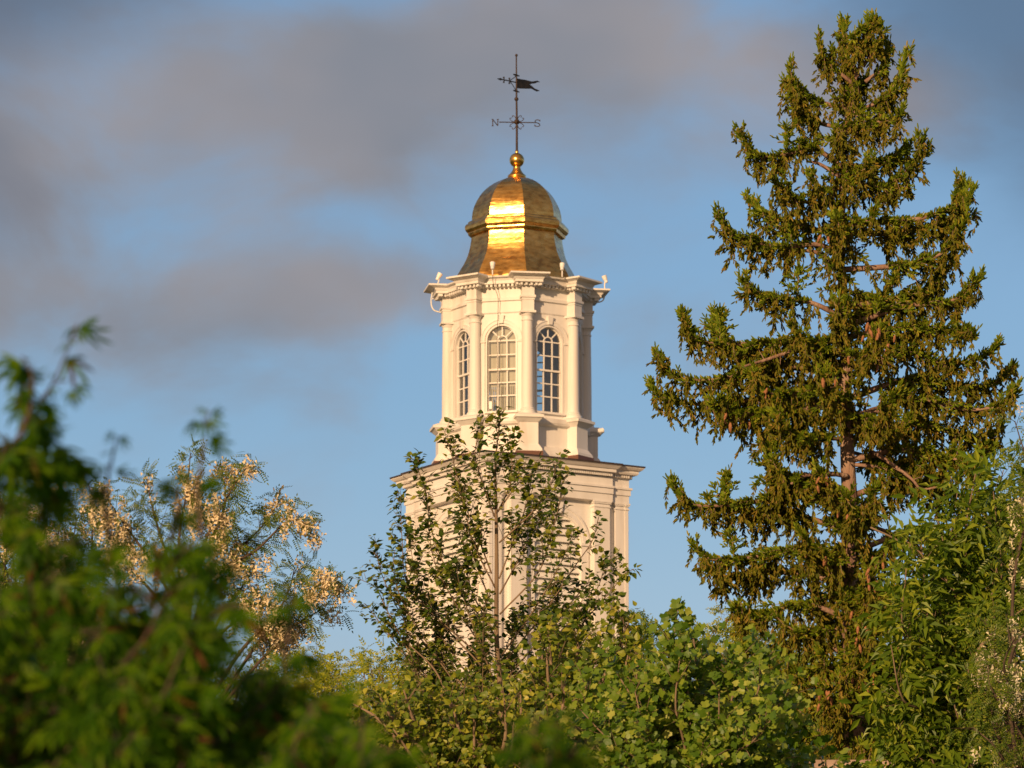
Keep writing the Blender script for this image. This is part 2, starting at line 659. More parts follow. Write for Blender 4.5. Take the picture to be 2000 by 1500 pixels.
def build_tower():
    T = thing('bell_tower', 'white wooden bell tower with an octagonal windowed lantern under a gold dome', 'tower', (CX, D, 0.0))

    # ---- square belfry stage
    zr = 61
    hb = lambda py: zf(py, zr)
    zs_spring, zs_sill = zf(1056, 129), zf(1236, 129)
    zbot = zf(1330, 129)
    g = Geo()
    for phi in FACES4:
        arched_wall(g, phi, 150, 150, 140, zbot, hb(925), 52, zs_sill, zs_spring, seg=24)
    g.build('belfry_wall', M_WHITE, T)
    g = Geo()
    lathe(g, CX, D, SQ, [(138 * Q / C4, zbot - .5), (138 * Q / C4, hb(930))])
    # the louvre chamber: dark inside
    lathe(g, CX, D, SQ, [(128 * Q / C4, zbot), (128 * Q / C4, hb(940))])
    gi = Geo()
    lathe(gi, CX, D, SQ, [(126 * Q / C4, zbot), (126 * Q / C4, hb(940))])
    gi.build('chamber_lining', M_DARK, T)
    # plinth below the belfry, standing on the hall
    g = Geo()
    lathe(g, CX, D, SQ, [(166 * Q / C4, 26.0), (166 * Q / C4, zbot - .25), (172 * Q / C4, zbot - .2), (172 * Q / C4, zbot - .02), (160 * Q / C4, zbot + .06), (160 * Q / C4, zbot + .3), (150 * Q / C4, zbot + .3)])
    g.build('plinth', M_WHITE, T)

    # entablature with cornice, frieze, architrave
    g = Geo()
    h = lambda n: n * Q / C4
    lathe(g, CX, D, SQ, [(h(151), hb(985)), (h(158), hb(983)), (h(158), hb(969)), (h(160.5), hb(968)), (h(160.5), hb(958)), (h(163), hb(957)), (h(163), hb(953)),
                         (h(158), hb(952)), (h(158), hb(936)), (h(162), hb(934)), (h(162), hb(929.5)), (h(170), hb(928.5)),
                         (h(172), hb(925)), (h(172), hb(922)), (h(176), hb(920)), (h(180), hb(916)), (h(180), hb(914.5)), (h(150), hb(914.3))])
    for phi in FACES4:       # the middle bay stands a little forward
        for (n, a, b) in ((164.5, 983.4, 969.2), (167, 968.8, 958.3), (169.5, 957.6, 953.4), (164.5, 952.6, 936.3), (168.5, 934.6, 929.9), (178, 928.2, 922.4)):
            box(g, phi, -117, 117, 148, n, hb(a), hb(b))
        prism(g, phi, (-119, 119, 148, 180, hb(921.8)), (-125, 125, 148, 187, hb(915.2)))
    g.build('belfry_cornice', M_WHITE, T, recalc=True)
    for phi in FACES4:
        g = Geo()
        for i in range(-25, 26):
            u = i * 4.4
            box(g, phi, u - 1.3, u + 1.3, 168.6, 172.5, hb(935.0), hb(929.0))
        for u in list(range(-156, -120, 5)) + list(range(123, 158, 5)):
            box(g, phi, u - 1.5, u + 1.5, 162.2, 166, hb(934.6), hb(928.8))
        g.build('dentil_course', M_WHITE, T)
    # pilasters
    for phi in FACES4:
        for s in (-1, 1):
            for (ua, ub, n) in ((76, 111, 163.2), (128, 157.5, 156.5)):
                g = Geo()
                a, b = sorted((s * ua, s * ub))
                box(g, phi, a, b, 149, n, zbot + .1, hb(996))
                box(g, phi, a - 1.5, b + 1.5 if ub < 120 or s < 0 else b + .7, 149, n + 1.5, hb(996), hb(993.5))
                box(g, phi, a, b, 149, n + .01, hb(993.5), hb(989))
                box(g, phi, a - 2, b + 2 if ub < 120 or s < 0 else b + .9, 149, n + 2, hb(989), hb(986.5))
                box(g, phi, a - 3, b + 3 if ub < 120 or s < 0 else b + 1.1, 149, n + 3, hb(986.5), hb(983.3))
                g.build('pilaster', M_WHITE, T)
    # louvred openings
    for phi in FACES4:
        g = Geo()
        arch_band(g, phi, 52.5, 56, 146, 152, zs_spring)
        arch_band(g, phi, 56, 66, 149, 153.5, zs_spring)
        arch_band(g, phi, 66, 70, 149, 155, zs_spring)
        for s in (-1, 1):
            a, b = sorted((s * 52.5, s * 69))
            box(g, phi, a, b, 149, 153, zs_sill, zs_spring - 6 * Q)
            box(g, phi, a - 1.5, b + 1.5, 149, 156, zs_spring - 6 * Q, zs_spring - .01)
        prism(g, phi, (-6, 6, 149, 158, zs_spring + 54 * Q), (-9, 9, 149, 159, zs_spring + 74 * Q))
        box(g, phi, -74, 74, 148, 160, zs_sill - 7 * Q, zs_sill)
        fr = g.build('louvre', M_WHITE, T)
        g = Geo()
        z = zs_sill + 2 * Q
        while z < zs_spring + 47 * Q:
            hw = 52 if z < zs_spring else math.sqrt(max(0, 52 ** 2 - ((z - zs_spring) / Q) ** 2))
            z2 = z + 16.4 * Q
            hw2 = 52 if z2 < zs_spring else math.sqrt(max(4, 52 ** 2 - ((z2 - zs_spring) / Q) ** 2))
            vs = [W(phi, -hw, 149, z), W(phi, hw, 149, z), W(phi, hw2, 138, z2), W(phi, -hw2, 138, z2),
                  W(phi, -hw, 149, z + 2.2 * Q), W(phi, hw, 149, z + 2.2 * Q), W(phi, hw2, 138, z2 + 2.2 * Q), W(phi, -hw2, 138, z2 + 2.2 * Q)]
            g.add(vs, [[0, 1, 2, 3], [4, 7, 6, 5], [0, 4, 5, 1], [1, 5, 6, 2], [2, 6, 7, 3], [3, 7, 4, 0]])
            z += 14.6 * Q
        g.build('slats', M_SLAT, fr)

    # roof of the belfry
    g = Geo()
    lathe(g, CX, D, SQ, [(h(181.5), hb(914.4)), (h(181.5), hb(911.6)), (h(165), hb(909.5)), (h(100), hb(901))])
    for phi in FACES4:
        prism(g, phi, (-126, 126, 150, 188.5, hb(915.1)), (-126, 126, 150, 188.5, hb(911.9)))
    g.build('belfry_roof', M_EDGE, T)

    # ---- octagonal lantern
    zc_top, zc_bot = zf(529, 180), zf(548, 168)
    z_ped_cap1, z_ped_cap0 = zf(807, 165), zf(822, 165)
    z_ped_base = zf(866, 160)
    z_ped_foot = zf(880, 163)
    z_foot = zf(893, 163)
    z_arch = zf(605, 150)            # top of the capitals
    z_mould1, z_mould0 = zf(575, 150), zf(584, 150)
    zw = lambda py: zf(py, 121)
    spring, sill = zw(664), zw(803)
    g = Geo()
    for phi in FACES8:
        arched_wall(g, phi, 122 * math.tan(R(22.5)), 122, 110, z_ped_cap0, z_arch, 28.5, sill, spring)
    g.build('lantern_wall', M_WHITE, T)
    g = Geo()      # room inside: floor, ceiling, lining behind the dome
    lathe(g, CX, D, OCT, [(121 * Q / C8, z_ped_cap0 - .05), (121 * Q / C8, z_ped_cap0 + .05)])
    g.build('room_floor', M_INSIDE, T)
    g = Geo()
    lathe(g, CX, D, OCT, [(121 * Q / C8, z_arch - .06), (121 * Q / C8, z_arch + .3)])
    g.build('room_ceiling', M_INSIDE, T)
    g = Geo()      # stair head standing in the middle of the room
    lathe(g, CX, D, [TH + 22.5 + 30 * k for k in range(12)], [(16 * Q, z_ped_cap0 + .05), (16 * Q, z_arch - .07)])
    g.build('newel_post', M_INSIDE, T)

    # lower wall with sill ledge and recessed panels
    g = Geo()
    lathe(g, CX, D, OCT, [(140 * Q / C8, z_foot), (140 * Q / C8, z_ped_foot), (136 * Q / C8, z_ped_base), (131 * Q / C8, z_ped_base + .03), (131 * Q / C8, z_ped_cap0 - .05),
                          (138 * Q / C8, z_ped_cap0), (140 * Q / C8, z_ped_cap0 + .08), (140 * Q / C8, z_ped_cap1 - .05), (120 * Q / C8, z_ped_cap1)])
    g.build('lantern_base', M_WHITE, T, recalc=True)
    g = Geo()
    lathe(g, CX, D, OCT, [(143 * Q / C8, z_foot - .5), (143 * Q / C8, z_foot + .12), (130 * Q / C8, z_foot + .14)])
    for phi in OCT:
        box(g, phi, -26, 26, 120, 166, z_foot - .4, z_ped_foot)
    g.build('flashing', M_ROOF, T)

    # pedestal, column and entablature block at each corner
    for phi in OCT:
        g = Geo()
        prism(g, phi, (-25, 25, 125, 165, z_ped_foot), (-24, 24, 125, 164, z_ped_foot + .10))
        prism(g, phi, (-24, 24, 125, 163.5, z_ped_foot + .10), (-18.5, 18.5, 125, 158, z_ped_base))
        box(g, phi, -18, 18, 125, 157, z_ped_base, z_ped_cap0)
        prism(g, phi, (-18.5, 18.5, 125, 158, z_ped_cap0), (-26, 26, 125, 166, z_ped_cap0 + .15))
        box(g, phi, -27.5, 27.5, 125, 168, z_ped_cap0 + .15, z_ped_cap1 - .03)
        prism(g, phi, (-27, 27, 125, 167, z_ped_cap1 - .03), (-20, 20, 125, 158, z_ped_cap1 + .05))
        g.build('pedestal', M_WHITE, T)
        g = Geo()
        cx, cy, _ = W(phi, 0, 136, 0)
        th = list(np.arange(24) * 15.0)
        r = 11.6 * Q
        z0, z1 = z_ped_cap1 + .05, z_arch
        prof = [(r * 1.45, z0), (r * 1.45, z0 + .07), (r * 1.38, z0 + .09), (r * 1.4, z0 + .13), (r * 1.15, z0 + .17), (r * 1.2, z0 + .21), (r * 1.02, z0 + .25), (r, z0 + .3),
                (r * .99, z0 + (z1 - z0) * .4), (r * .9, z1 - .36), (r * 1.0, z1 - .34), (r * 1.0, z1 - .30), (r * .9, z1 - .28), (r * .9, z1 - .2),
                (r * 1.12, z1 - .1), (r * 1.15, z1 - .08)]
        lathe(g, cx, cy, th, prof)
        box(g, phi, -15, 15, 122, 151, z1 - .08, z1)
        g.build('column', M_WHITE, T, recalc=True)
        # entablature block
        g = Geo()
        box(g, phi, -11.5, 11.5, 120, 148, z_arch, z_mould0)
        box(g, phi, -12.5, 12.5, 120, 149, z_mould0, z_mould0 + .08)
        box(g, phi, -14.5, 14.5, 120, 151, z_mould0 + .08, z_mould1)
        box(g, phi, -12, 12, 120, 148.5, z_mould1, zf(557, 150))
        box(g, phi, -17, 17, 120, 153, zf(557, 150), zc_bot)
        box(g, phi, -27, 27, 120, 163, zc_bot, zc_bot + .10)
        prism(g, phi, (-28, 28, 120, 164, zc_bot + .10), (-30, 30, 120, 167, zc_bot + .19))
        prism(g, phi, (-31, 31, 120, 169, zc_bot + .19), (-38, 38, 120, 178, zc_top - .06))
        box(g, phi, -38.5, 38.5, 120, 179, zc_top - .06, zc_top)
        for u in (-23, -14.5, -5, 5, 14.5, 23):
            box(g, phi, u - 2, u + 2, 150, 159, zc_bot - 5.5 * Q, zc_bot + .003)
        for s in (-1, 1):
            for n in (134, 144, 154):
                box(g, phi, *(sorted((s * 17.5, s * 22))), n - 2, n + 2, zc_bot - 5.5 * Q, zc_bot + .003)
        g.build('entablature_block', M_WHITE, T)
    # entablature between the blocks
    g = Geo()
    o = lambda a: a * Q / C8
    lathe(g, CX, D, OCT, [(o(122.4), z_arch - .02), (o(124), z_arch + .02), (o(124), z_mould0 + .02), (o(128), z_mould0 + .04), (o(128), z_mould1 - .02), (o(125), z_mould1),
                          (o(125), zf(557, 150)), (o(130), zf(555, 150)), (o(130), zc_bot + .01), (o(141), zc_bot + .01), (o(141), zc_bot + .12), (o(143), zc_bot + .2), (o(149), zc_top - .08),
                          (o(150), zc_top - .03), (o(120), zc_top - .01)])
    g.build('entablature', M_WHITE, T, recalc=True)
    for phi in FACES8:
        g = Geo()
        for i in range(-5, 6):
            u = i * 8.4
            box(g, phi, u - 2.1, u + 2.1, 129.5, 138.5, zc_bot - 4.5 * Q, zc_bot + .012)
        g.build('dentil_course', M_WHITE, T)

    # windows
    for phi in FACES8:
        g = Geo()        # casing: architrave mould, imposts, keystone, sill
        arch_band(g, phi, 28.6, 31.5, 112, 123.5, spring)
        arch_band(g, phi, 33, 39.5, 121, 124.2, spring)
        arch_band(g, phi, 39.5, 41.5, 121, 125.2, spring)
        for s in (-1, 1):
            a, b = sorted((s * 28.6, s * 31.5))
            box(g, phi, a, b, 112, 123.5, sill, spring)
            a, b = sorted((s * 33, s * 41))
            box(g, phi, a, b, 121, 124, z_ped_cap1, spring - 4 * Q)
            box(g, phi, a - 1, b + 1, 121, 126, spring - 4 * Q, spring - .01)
        prism(g, phi, (-4, 4, 121, 127, spring + 33 * Q), (-6, 6, 121, 128, spring + 49 * Q))
        box(g, phi, -33, 33, 112, 128, sill - 3.5 * Q, sill)
        wn = g.build('window', M_WHITE, T)
        g = Geo()        # sashes
        b0, b1, bw = 114.5, 117.5, 1.15
        zrail = zw(720)
        for u in (-9.3, 9.3):
            box(g, phi, u - bw, u + bw, b0 - 2, b1 - 2, sill, zrail)
            box(g, phi, u - bw, u + bw, b0, b1, zrail, spring)
        for py in (745.5, 771):
            box(g, phi, -28, 28, b0 - 2.1, b1 - 2.2, zw(py) - bw * Q, zw(py) + bw * Q)
        for py in (691.5,):
            box(g, phi, -28, 28, b0 - .1, b1 - .1, zw(py) - bw * Q, zw(py) + bw * Q)
        box(g, phi, -28, 28, b0 - 2, b1 + .3, zrail - 1.8 * Q, zrail + 1.8 * Q)
        box(g, phi, -28, 28, b0 - .2, b1 - .3, spring - 1.2 * Q, spring + 1.2 * Q)
        box(g, phi, -28.3, 28.3, b0 - 2.2, b1 - 2, sill, sill + 3.2 * Q)
        for s in (-1, 1):
            a, b = sorted((s * 28.3, s * 26.6))
            box(g, phi, a, b, b0 - 2.3, b1 - .5, sill, spring)
        arch_band(g, phi, 26.8, 28.4, b0 - .4, b1 - .4, spring)
        arch_band(g, phi, 8.6, 10.8, b0, b1, spring, seg=12)
        for t in (45, 90, 135):
            c, s_ = math.cos(R(t)), math.sin(R(t))
            vs = []
            for rr in (10.5, 27):
                for w_ in (-bw, bw):
                    for n in (b0 + .2, b1 - .2):
                        vs.append(W(phi, rr * c - w_ * s_, n, spring + (rr * s_ + w_ * c) * Q))
            g.add(vs, [[0, 1, 3, 2], [4, 6, 7, 5], [0, 4, 5, 1], [2, 3, 7, 6], [1, 5, 7, 3], [0, 2, 6, 4]])
        g.build('sash', M_WHITE, wn)
        g = Geo()
        arc = [(27.5 * math.cos(t), spring + 27.5 * Q * math.sin(t)) for t in np.linspace(0, math.pi, 19)]
        g.add([W(phi, u, 115.8, v) for u, v in [(-27.5, zrail), (27.5, zrail)] + arc], [list(range(21))])
        g.add([W(phi, u, 113.8, v) for u, v in [(-27.5, sill), (27.5, sill), (27.5, zrail), (-27.5, zrail)]], [[0, 1, 2, 3]])
        g.build('pane', M_GLASS, wn)
        if abs(phi - (TH - 45)) < 1 or abs(phi - (TH + 315)) < 1:
            g = Geo()
            box(g, phi, -31, 31, 107.2, 107.9, zw(752), spring + 30 * Q)
            for u in range(-30, 31, 4):
                tube(g, [W(phi, u, 108.4, zw(800)), W(phi, u + 1, 108.0, zw(752))], 1.6 * Q, 6)
            g.build('curtain', M_CURTAIN, wn)

    # ---- gilded dome
    s = lambda r: r * Q / .989
    g = Geo()
    lathe(g, CX, D, OCT, [(s(r), zf(py)) for py, r in ((566, 127), (558, 125), (550, 121.5), (542, 117), (535, 113), (528, 109), (521, 104.5), (512, 100), (503, 96.2), (492, 93), (481, 90.8), (472, 89.3), (462, 88.5))], cap=False)
    g.build('dome_skirt', M_GOLD, T)
    g = Geo()
    lathe(g, CX, D, OCT, [(s(r), zf(py)) for py, r in ((464, 88), (464, 94.5), (460, 96), (458, 96), (457.5, 98), (453, 101.3), (448, 102), (444, 101), (441.5, 98.5), (441, 96), (438, 95.5), (435.5, 93), (434, 87))], cap=False)
    g.build('dome_band', M_GOLD, T)
    g = Geo()
    prof = [(436, 88.2), (427, 88), (418, 86.9), (410, 85), (402, 82), (394, 77.9), (386, 73.2), (379, 68), (372, 61.5), (366, 54.5), (360.5, 46.5), (355.5, 37.5), (351.5, 28), (348.5, 18), (347, 12)]
    lathe(g, CX, D, OCT, [(s(r), zf(py)) for py, r in prof], cap=False)
    g.build('dome_shell', M_GOLD, T)
    g = Geo()
    c24 = list(np.arange(32) * 11.25)
    fp = [(350, 17.5), (346, 18.2), (343, 17.6), (341, 15), (338, 12), (334, 9.2), (330, 7.6), (328, 7.2)]
    zc = zf(313)
    rb = 14.6
    prof = [(r * Q, zf(py)) for py, r in fp] + [(rb * Q * math.cos(t), zc + rb * Q * math.sin(t)) for t in np.linspace(-1.05, 1.35, 16)] + [(3.4 * Q, zf(298)), (3.2 * Q, zf(294))]
    lathe(g, CX, D, c24, prof)
    g.build('finial', M_GOLD, T, smooth=True, recalc=True)

    # ---- hall under the tower (below the tree tops)
    g = Geo()
    for (x0, x1, y0, y1, z0, z1) in ((CX - 34, CX + 34, D - 9, D + 14, 0, 19.0),):
        v = [(x, y, z) for z in (z0, z1) for x, y in ((x0, y0), (x1, y0), (x1, y1), (x0, y1))]
        g.add(v, [[0, 3, 2, 1], [4, 5, 6, 7], [0, 1, 5, 4], [1, 2, 6, 5], [2, 3, 7, 6], [3, 0, 4, 7]])
    g.build('hall_wall', M_BRICK, T)
    g = Geo()
    x0, x1, y0, y1, z1, zt = CX - 35, CX + 35, D - 10, D + 15, 19.03, 26.2
    ym = (y0 + y1) / 2
    g.add([(x0, y0, z1), (x1, y0, z1), (x1, y1, z1), (x0, y1, z1), (x0 + 9, ym, zt), (x1 - 9, ym, zt)],
          [[0, 1, 5, 4], [2, 3, 4, 5], [1, 2, 5], [3, 0, 4], [0, 3, 2, 1]])
    g.build('hall_roof', M_ROOF, T)
    return T


build_tower()


# ------------------------------------------------------------------ weathervane
def build_vane():
    zb = zf(296)
    T = thing('weathervane', 'black iron weathervane with swallow-tailed banner and compass letters above the gold ball', 'weathervane', (CX, D, zb))
    x0, y0 = CX, D
    z = zf

    def at(u, v):      # in the plane of the photograph, u px from the rod
        return np.array([x0 + u * Q, y0, v])
    g = Geo()
    tube(g, [at(0, zb - .2), at(0, z(240)), at(-.6, z(190)), at(-1, z(110))], [2.5 * Q, 2.2 * Q, 1.9 * Q, 1.3 * Q], 8)
    c16 = list(np.arange(16) * 22.5)
    for py, r in ((108, 2.8), (193.5, 4.2), (238, 5.6)):
        lathe(g, x0 - (.8 * Q if py < 200 else 0), y0, c16, [(max(r * math.cos(t), .05) * Q, z(py) + r * Q * math.sin(t)) for t in np.linspace(-1.5, 1.5, 9)])
    g.build('rod', M_RUST, T)
    # compass arms with letters
    g = Geo()
    zc = z(239)
    tube(g, [at(-35, zc + .01), at(37, zc - .01)], 1.0 * Q, 6)
    tube(g, [np.array([x0, y0 - 20 * Q, zc]), np.array([x0, y0 + 20 * Q, zc])], 1.0 * Q, 6)
    # scrolls round the hub
    for ang in range(4):
        for mir in (-1, 1):
            pts = []
            for t in np.linspace(0, 1, 14):
                rr = 5 + 9 * t
                a = ang * math.pi / 2 + mir * (0.22 + 0.1 * t)
                if t > .6:
                    k = (t - .6) / .4
                    a += mir * .38 * k
                    rr = 5 + 9 * .6 + 5.5 * math.sin(k * 2.6)
                pts.append(at(rr * math.cos(a), zc + rr * Q * math.sin(a)))
            tube(g, pts, .75 * Q, 5)
    arm = g.build('compass_arm', M_RUST, T)

    def letter(polys, uc, vc, name):
        g = Geo()
        for pts in polys:
            tube(g, [at(uc + a, vc + b * Q) for a, b in pts], .95 * Q, 5)
        g.build(name, M_RUST, arm)
    letter([[(-5, -6.5), (-5, 6.5)], [(5, -6.5), (5, 6.5)], [(-5, 6.5), (5, -6.5)], [(-7, 6.5), (-3.5, 6.5)], [(-7, -6.5), (-3.2, -6.5)], [(3.2, 6.5), (7, 6.5)]], -42.5, z(239.5), 'letter_n')
    sp = spline([(4.8, 3.6), (3.6, 5.8), (0, 6.7), (-3.8, 5.6), (-4.4, 3.0), (-2.2, 1.0), (1.8, -.5), (4.4, -2.4), (4.2, -5.2), (.4, -6.6), (-3.6, -5.8), (-5.2, -3.4)], 4)
    letter([[tuple(p) for p in sp], [(4.9, 3.4), (4.9, 6.6)], [(-5.2, -3.2), (-5.2, -6.4)]], 40.5, z(240.5), 'letter_s')
    # the vane: arrow to the near left, banner to the far right
    ca, sa = math.cos(R(36)), math.sin(R(36))
    zv = z(160.5)
    k = 1 / ca

    def vp(u, dz, off=0.0):
        return np.array([x0 - .8 * Q + u * k * Q * ca + off * sa, y0 + u * k * Q * sa - off * ca, zv + dz * Q])
    g = Geo()
    outline = [(1.5, 7.6), (18, 7.6), (30, 6.6), (36, 8.6), (41, 10.4), (46.5, 8.2), (41, 7.2), (37, 4.2), (31, 2.4), (25.5, .2), (31, -3.2), (36, -6.8), (40, -7.6), (46, -9.6),
               (40, -11.6), (35, -9.6), (30, -7.8), (22, -9.4), (10, -11.2), (1.5, -12)]
    n = len(outline)
    th = .018
    vs = [vp(a, b, th) for a, b in outline] + [vp(a, b, -th) for a, b in outline]
    g.add(vs, [list(range(n)), list(range(n, 2 * n))[::-1]] + [[i, (i + 1) % n, n + (i + 1) % n, n + i] for i in range(n)])
    g.build('banner', M_IRON, T, recalc=True)
    g = Geo()
    tube(g, [vp(0, -.8), vp(-14, 0), vp(-33, .4)], 1.15 * Q, 6)
    tube(g, [vp(-13, 1), vp(-6, 7), vp(-1, 12)], .8 * Q, 5)
    tube(g, [vp(-12, -1), vp(-6, -9), vp(-1, -17)], .8 * Q, 5)
    for (u, s_) in ((-14, 4.6), (-25, 4.6)):
        for sg in (-1, 1):
            c = vp(u, sg * s_)
            tube(g, [vp(u + 1, sg * 1), vp(u + .5, sg * s_ * .6), c], [.9 * Q, 1.0 * Q, 1.4 * Q], 5)
            tube(g, [c - np.array([1.6 * Q, 0, 0]), c + np.array([1.8 * Q, 0, .3 * Q])], 1.7 * Q, 6)
    out2 = [(-38, .6), (-31, 2.8), (-28, .5), (-31, -2.0)]
    vs = [vp(a, b, .02) for a, b in out2] + [vp(a, b, -.02) for a, b in out2]
    g.add(vs, [[0, 1, 2, 3], [7, 6, 5, 4]] + [[i, (i + 1) % 4, 4 + (i + 1) % 4, 4 + i] for i in range(4)])
    for dz in (14, -18.5):
        tube(g, [vp(-6, dz + 1), vp(0, dz), vp(6, dz - .5)], [1.2 * Q, 2.2 * Q, .8 * Q], 6)
    g.build('arrow', M_IRON, T)


build_vane()


# ------------------------------------------------------------------ floodlights and cable on the tower
def floodlight(px, py, r, aim, arm_pts, label):
    """px, py of the lamp head at radius r in front of the axis; arm in photograph points at the same depth"""
    Y = D - r * Q
    c = P(px, py, Y)
    foot = P(arm_pts[-1][0], arm_pts[-1][1], D - arm_pts[-1][2] * Q)
    T = thing('floodlight', label, 'floodlight', tuple(foot), 'floodlights fixed to the tower')
    d = nrm(np.array(aim))
    g = Geo()
    tube(g, [c - d * 8 * Q, c - d * 6.5 * Q, c - d * 2 * Q, c - d * 1.9 * Q, c + d * 6 * Q, c + d * 6.8 * Q], [2.6 * Q, 3.4 * Q, 3.4 * Q, 4.1 * Q, 5.2 * Q, 5.2 * Q], 14)
    g.build('lamp_head', M_LAMP, T)
    g = Geo()
    pts = [c] + [P(a, b, D - rr * Q) for a, b, rr in arm_pts]
    tube(g, spline(pts, 6), 1.3 * Q, 8)
    g.build('bracket', M_LAMP, T)


floodlight(857, 540, 20, (.45, 0, .85), [(856, 552, 20), (846, 566, 20), (842, 590, 20), (848, 606, 20), (868, 611, 18)], 'white floodlight on a hooked pipe at the left corner of the lantern cornice')
floodlight(1182, 545, -20, (-.35, 0, .9), [(1181, 556, -20), (1181, 575, -20), (1176, 588, -20), (1156, 592, -18)], 'white floodlight on a hooked pipe at the right corner of the lantern cornice')
floodlight(962, 519, 145, (.0, .35, .9), [(962, 528, 145), (962, 537, 147)], 'small white floodlight on the cornice in front of the dome skirt, above the middle window')
floodlight(1098, 521, 130, (.05, .35, .9), [(1098, 530, 130), (1098, 541, 132)], 'small white floodlight on the cornice in front of the dome skirt, above the right window')
floodlight(1172, 842, 0, (.9, .1, .25), [(1166, 844, 0), (1155, 850, 0)], 'white floodlight sticking out beside the right pedestal below the windows')
floodlight(852, 842, 10, (-.4, .1, .85), [(853, 850, 10), (861, 860, 12)], 'white floodlight sticking out beside the left pedestal below the windows')
# small junction box hung beside the middle window
bc = P(955, 790, D - 131 * Q)
T = thing('junction_box', 'small white box with a dark hook hanging at the lower left of the middle window', 'junction box', tuple(bc))
g = Geo()
prism(g, TH - 45, (-22.5, -17, 128, 131.5, bc[2] - 7 * Q), (-22.5, -17, 128, 131.5, bc[2] + 6 * Q))
prism(g, TH - 45, (-23, -16.5, 127.5, 132, bc[2] + 6 * Q), (-22, -17.5, 128, 131.5, bc[2] + 8 * Q))
g.build('box_body', M_LAMP, T)
g = Geo()
tube(g, [W(TH - 45, -20, 129.5, bc[2] + 8 * Q), W(TH - 45, -20, 129.5, bc[2] + 14 * Q), W(TH - 45, -21.5, 127, bc[2] + 18 * Q), W(TH - 45, -21.5, 123, bc[2] + 17 * Q)], 1.1 * Q, 6)
g.build('hook', M_CABLE, T)
g = Geo()
z1 = D - 152 * Q
tube(g, spline([P(962, 537, D - 150 * Q), P(964, 556, D - 140 * Q), P(972, 578, D - 131 * Q), P(973, 600, D - 127 * Q), P(971, 660, D - 127 * Q), P(972, 730, D - 127 * Q), P(970, 806, D - 131 * Q)], 6), .55 * Q, 5)
co = g.build('cable', M_CABLE, loc=tuple(P(970, 806, D - 131 * Q)))
co['label'] = 'thin grey cable hanging down in front of the middle lantern window'
co['category'] = 'cable'


# ------------------------------------------------------------------ leaf templates
def T_(v, f):
    by = {}
    for q in f:
        by.setdefault(len(q), []).append(q)
    return (np.array(v, dtype=float), {k: np.array(x, dtype=np.int64) for k, x in by.items()})


def fold_leaf(out, mids, zk=0.25, bend=0.12):
    """out: half outline (x,y) from base to tip excluding both; mids x positions"""
    v = [(m, 0, -bend * m * m) for m in mids]
    nm = len(mids)
    k = len(out)
    for x, y in out:
        v.append((x, y, zk * y - bend * x * x))
    for x, y in out:
        v.append((x, -y, zk * y - bend * x * x))
    return v, nm, k


v, nm, k = fold_leaf([(.10, .26), (.36, .41), (.70, .22)], [0, .4, 1.0])
POPLAR = T_(v, [[0, 1, 4, 3], [1, 2, 5, 4], [1, 0, 6, 7], [2, 1, 7, 8]])
v, nm, k = fold_leaf([(.03, .22), (.20, .54), (.47, .36), (.74, .52), (1.0, .30)], [0, .45, .86], zk=.15)
TULIP = T_(v, [[0, 1, 5, 4, 3], [1, 2, 7, 6, 5], [1, 0, 8, 9, 10], [2, 1, 10, 11, 12]])


def leaflet(base, ang, L, w, droop=0.0, zk=.2):
    c, s = math.cos(ang), math.sin(ang)
    loc = [(0, 0, 0), (L * .45, w / 2, zk * w), (L, 0, -droop * L), (L * .45, -w / 2, zk * w)]
    return [(base[0] + x * c - y * s, base[1] + x * s + y * c, base[2] + z) for x, y, z in loc]


def compound(n_pairs, L, w, ang, x0=.2, droop=.25, bend=.3):
    v, f = [], []
    for i in range(n_pairs):
        x = x0 + (1 - x0) * i / n_pairs
        for s in (-1, 1):
            v += leaflet((x, 0, -bend * x * x), s * ang, L, w, droop)
    v += leaflet((1, 0, -bend), 0, L * 1.1, w, droop)
    for i in range(n_pairs * 2 + 1):
        f += [[4 * i, 4 * i + 1, 4 * i + 2], [4 * i, 4 * i + 2, 4 * i + 3]]
    return T_(v, f)


ASH = compound(2, .62, .24, R(48), droop=.35, bend=.4)
LOCUST = compound(6, .26, .12, R(68), x0=.1, droop=.1, bend=.35)
FEATHER = compound(3, .42, .22, R(48), x0=.1, droop=.2, bend=.2)


def lobed():   # narrow hanging lobes
    v, f = [], []
    for a, L, w in ((0, 1.0, .15), (.55, .9, .13), (-.55, .9, .13), (1.1, .66, .10), (-1.1, .66, .10)):
        i = len(v)
        c, s = math.cos(a), math.sin(a)
        for x, y, z in ((-.04, -.05, 0), (L * .5, -w / 2, .02), (L * .75, -w * .42, -.05), (L, 0, -.14), (L * .75, w * .42, -.05), (L * .5, w / 2, .02), (-.04, .05, 0)):
            v.append((x * c - y * s, x * s + y * c, z))
        f.append([i + q for q in range(7)])
    return T_(v, f)


MAPLE = lobed()


def shoot():
    v = []
    f = []
    for ax in (0, 1):
        i = len(v)
        for x, y in ((0, .16), (.45, .5), (.85, .34), (1.0, .0), (.85, -.34), (.45, -.5), (0, -.16)):
            v.append((x, y, 0) if ax == 0 else (x, 0, y))
        f.append([i + q for q in range(7)])
    return T_(v, f)


SHOOT = shoot()


def raceme():
    rr = random.Random(3)
    v, f = [], []
    for k in range(16):
        t = (k + .5) / 16
        rad = .21 * (1 - .75 * t) + .03
        a = k * 2.4
        cx, cy, x = rad * math.cos(a), rad * math.sin(a), t
        s = .17 * (1.1 - .5 * t)
        i = len(v)
        rnd = lambda: rr.uniform(-1, 1) * s
        v += [(x + rnd(), cx + rnd(), cy + rnd()) for _ in range(4)]
        f += [[i, i + 1, i + 2], [i, i + 2, i + 3], [i + 1, i + 3, i + 2]]
    return T_(v, f)


RACEME = raceme()


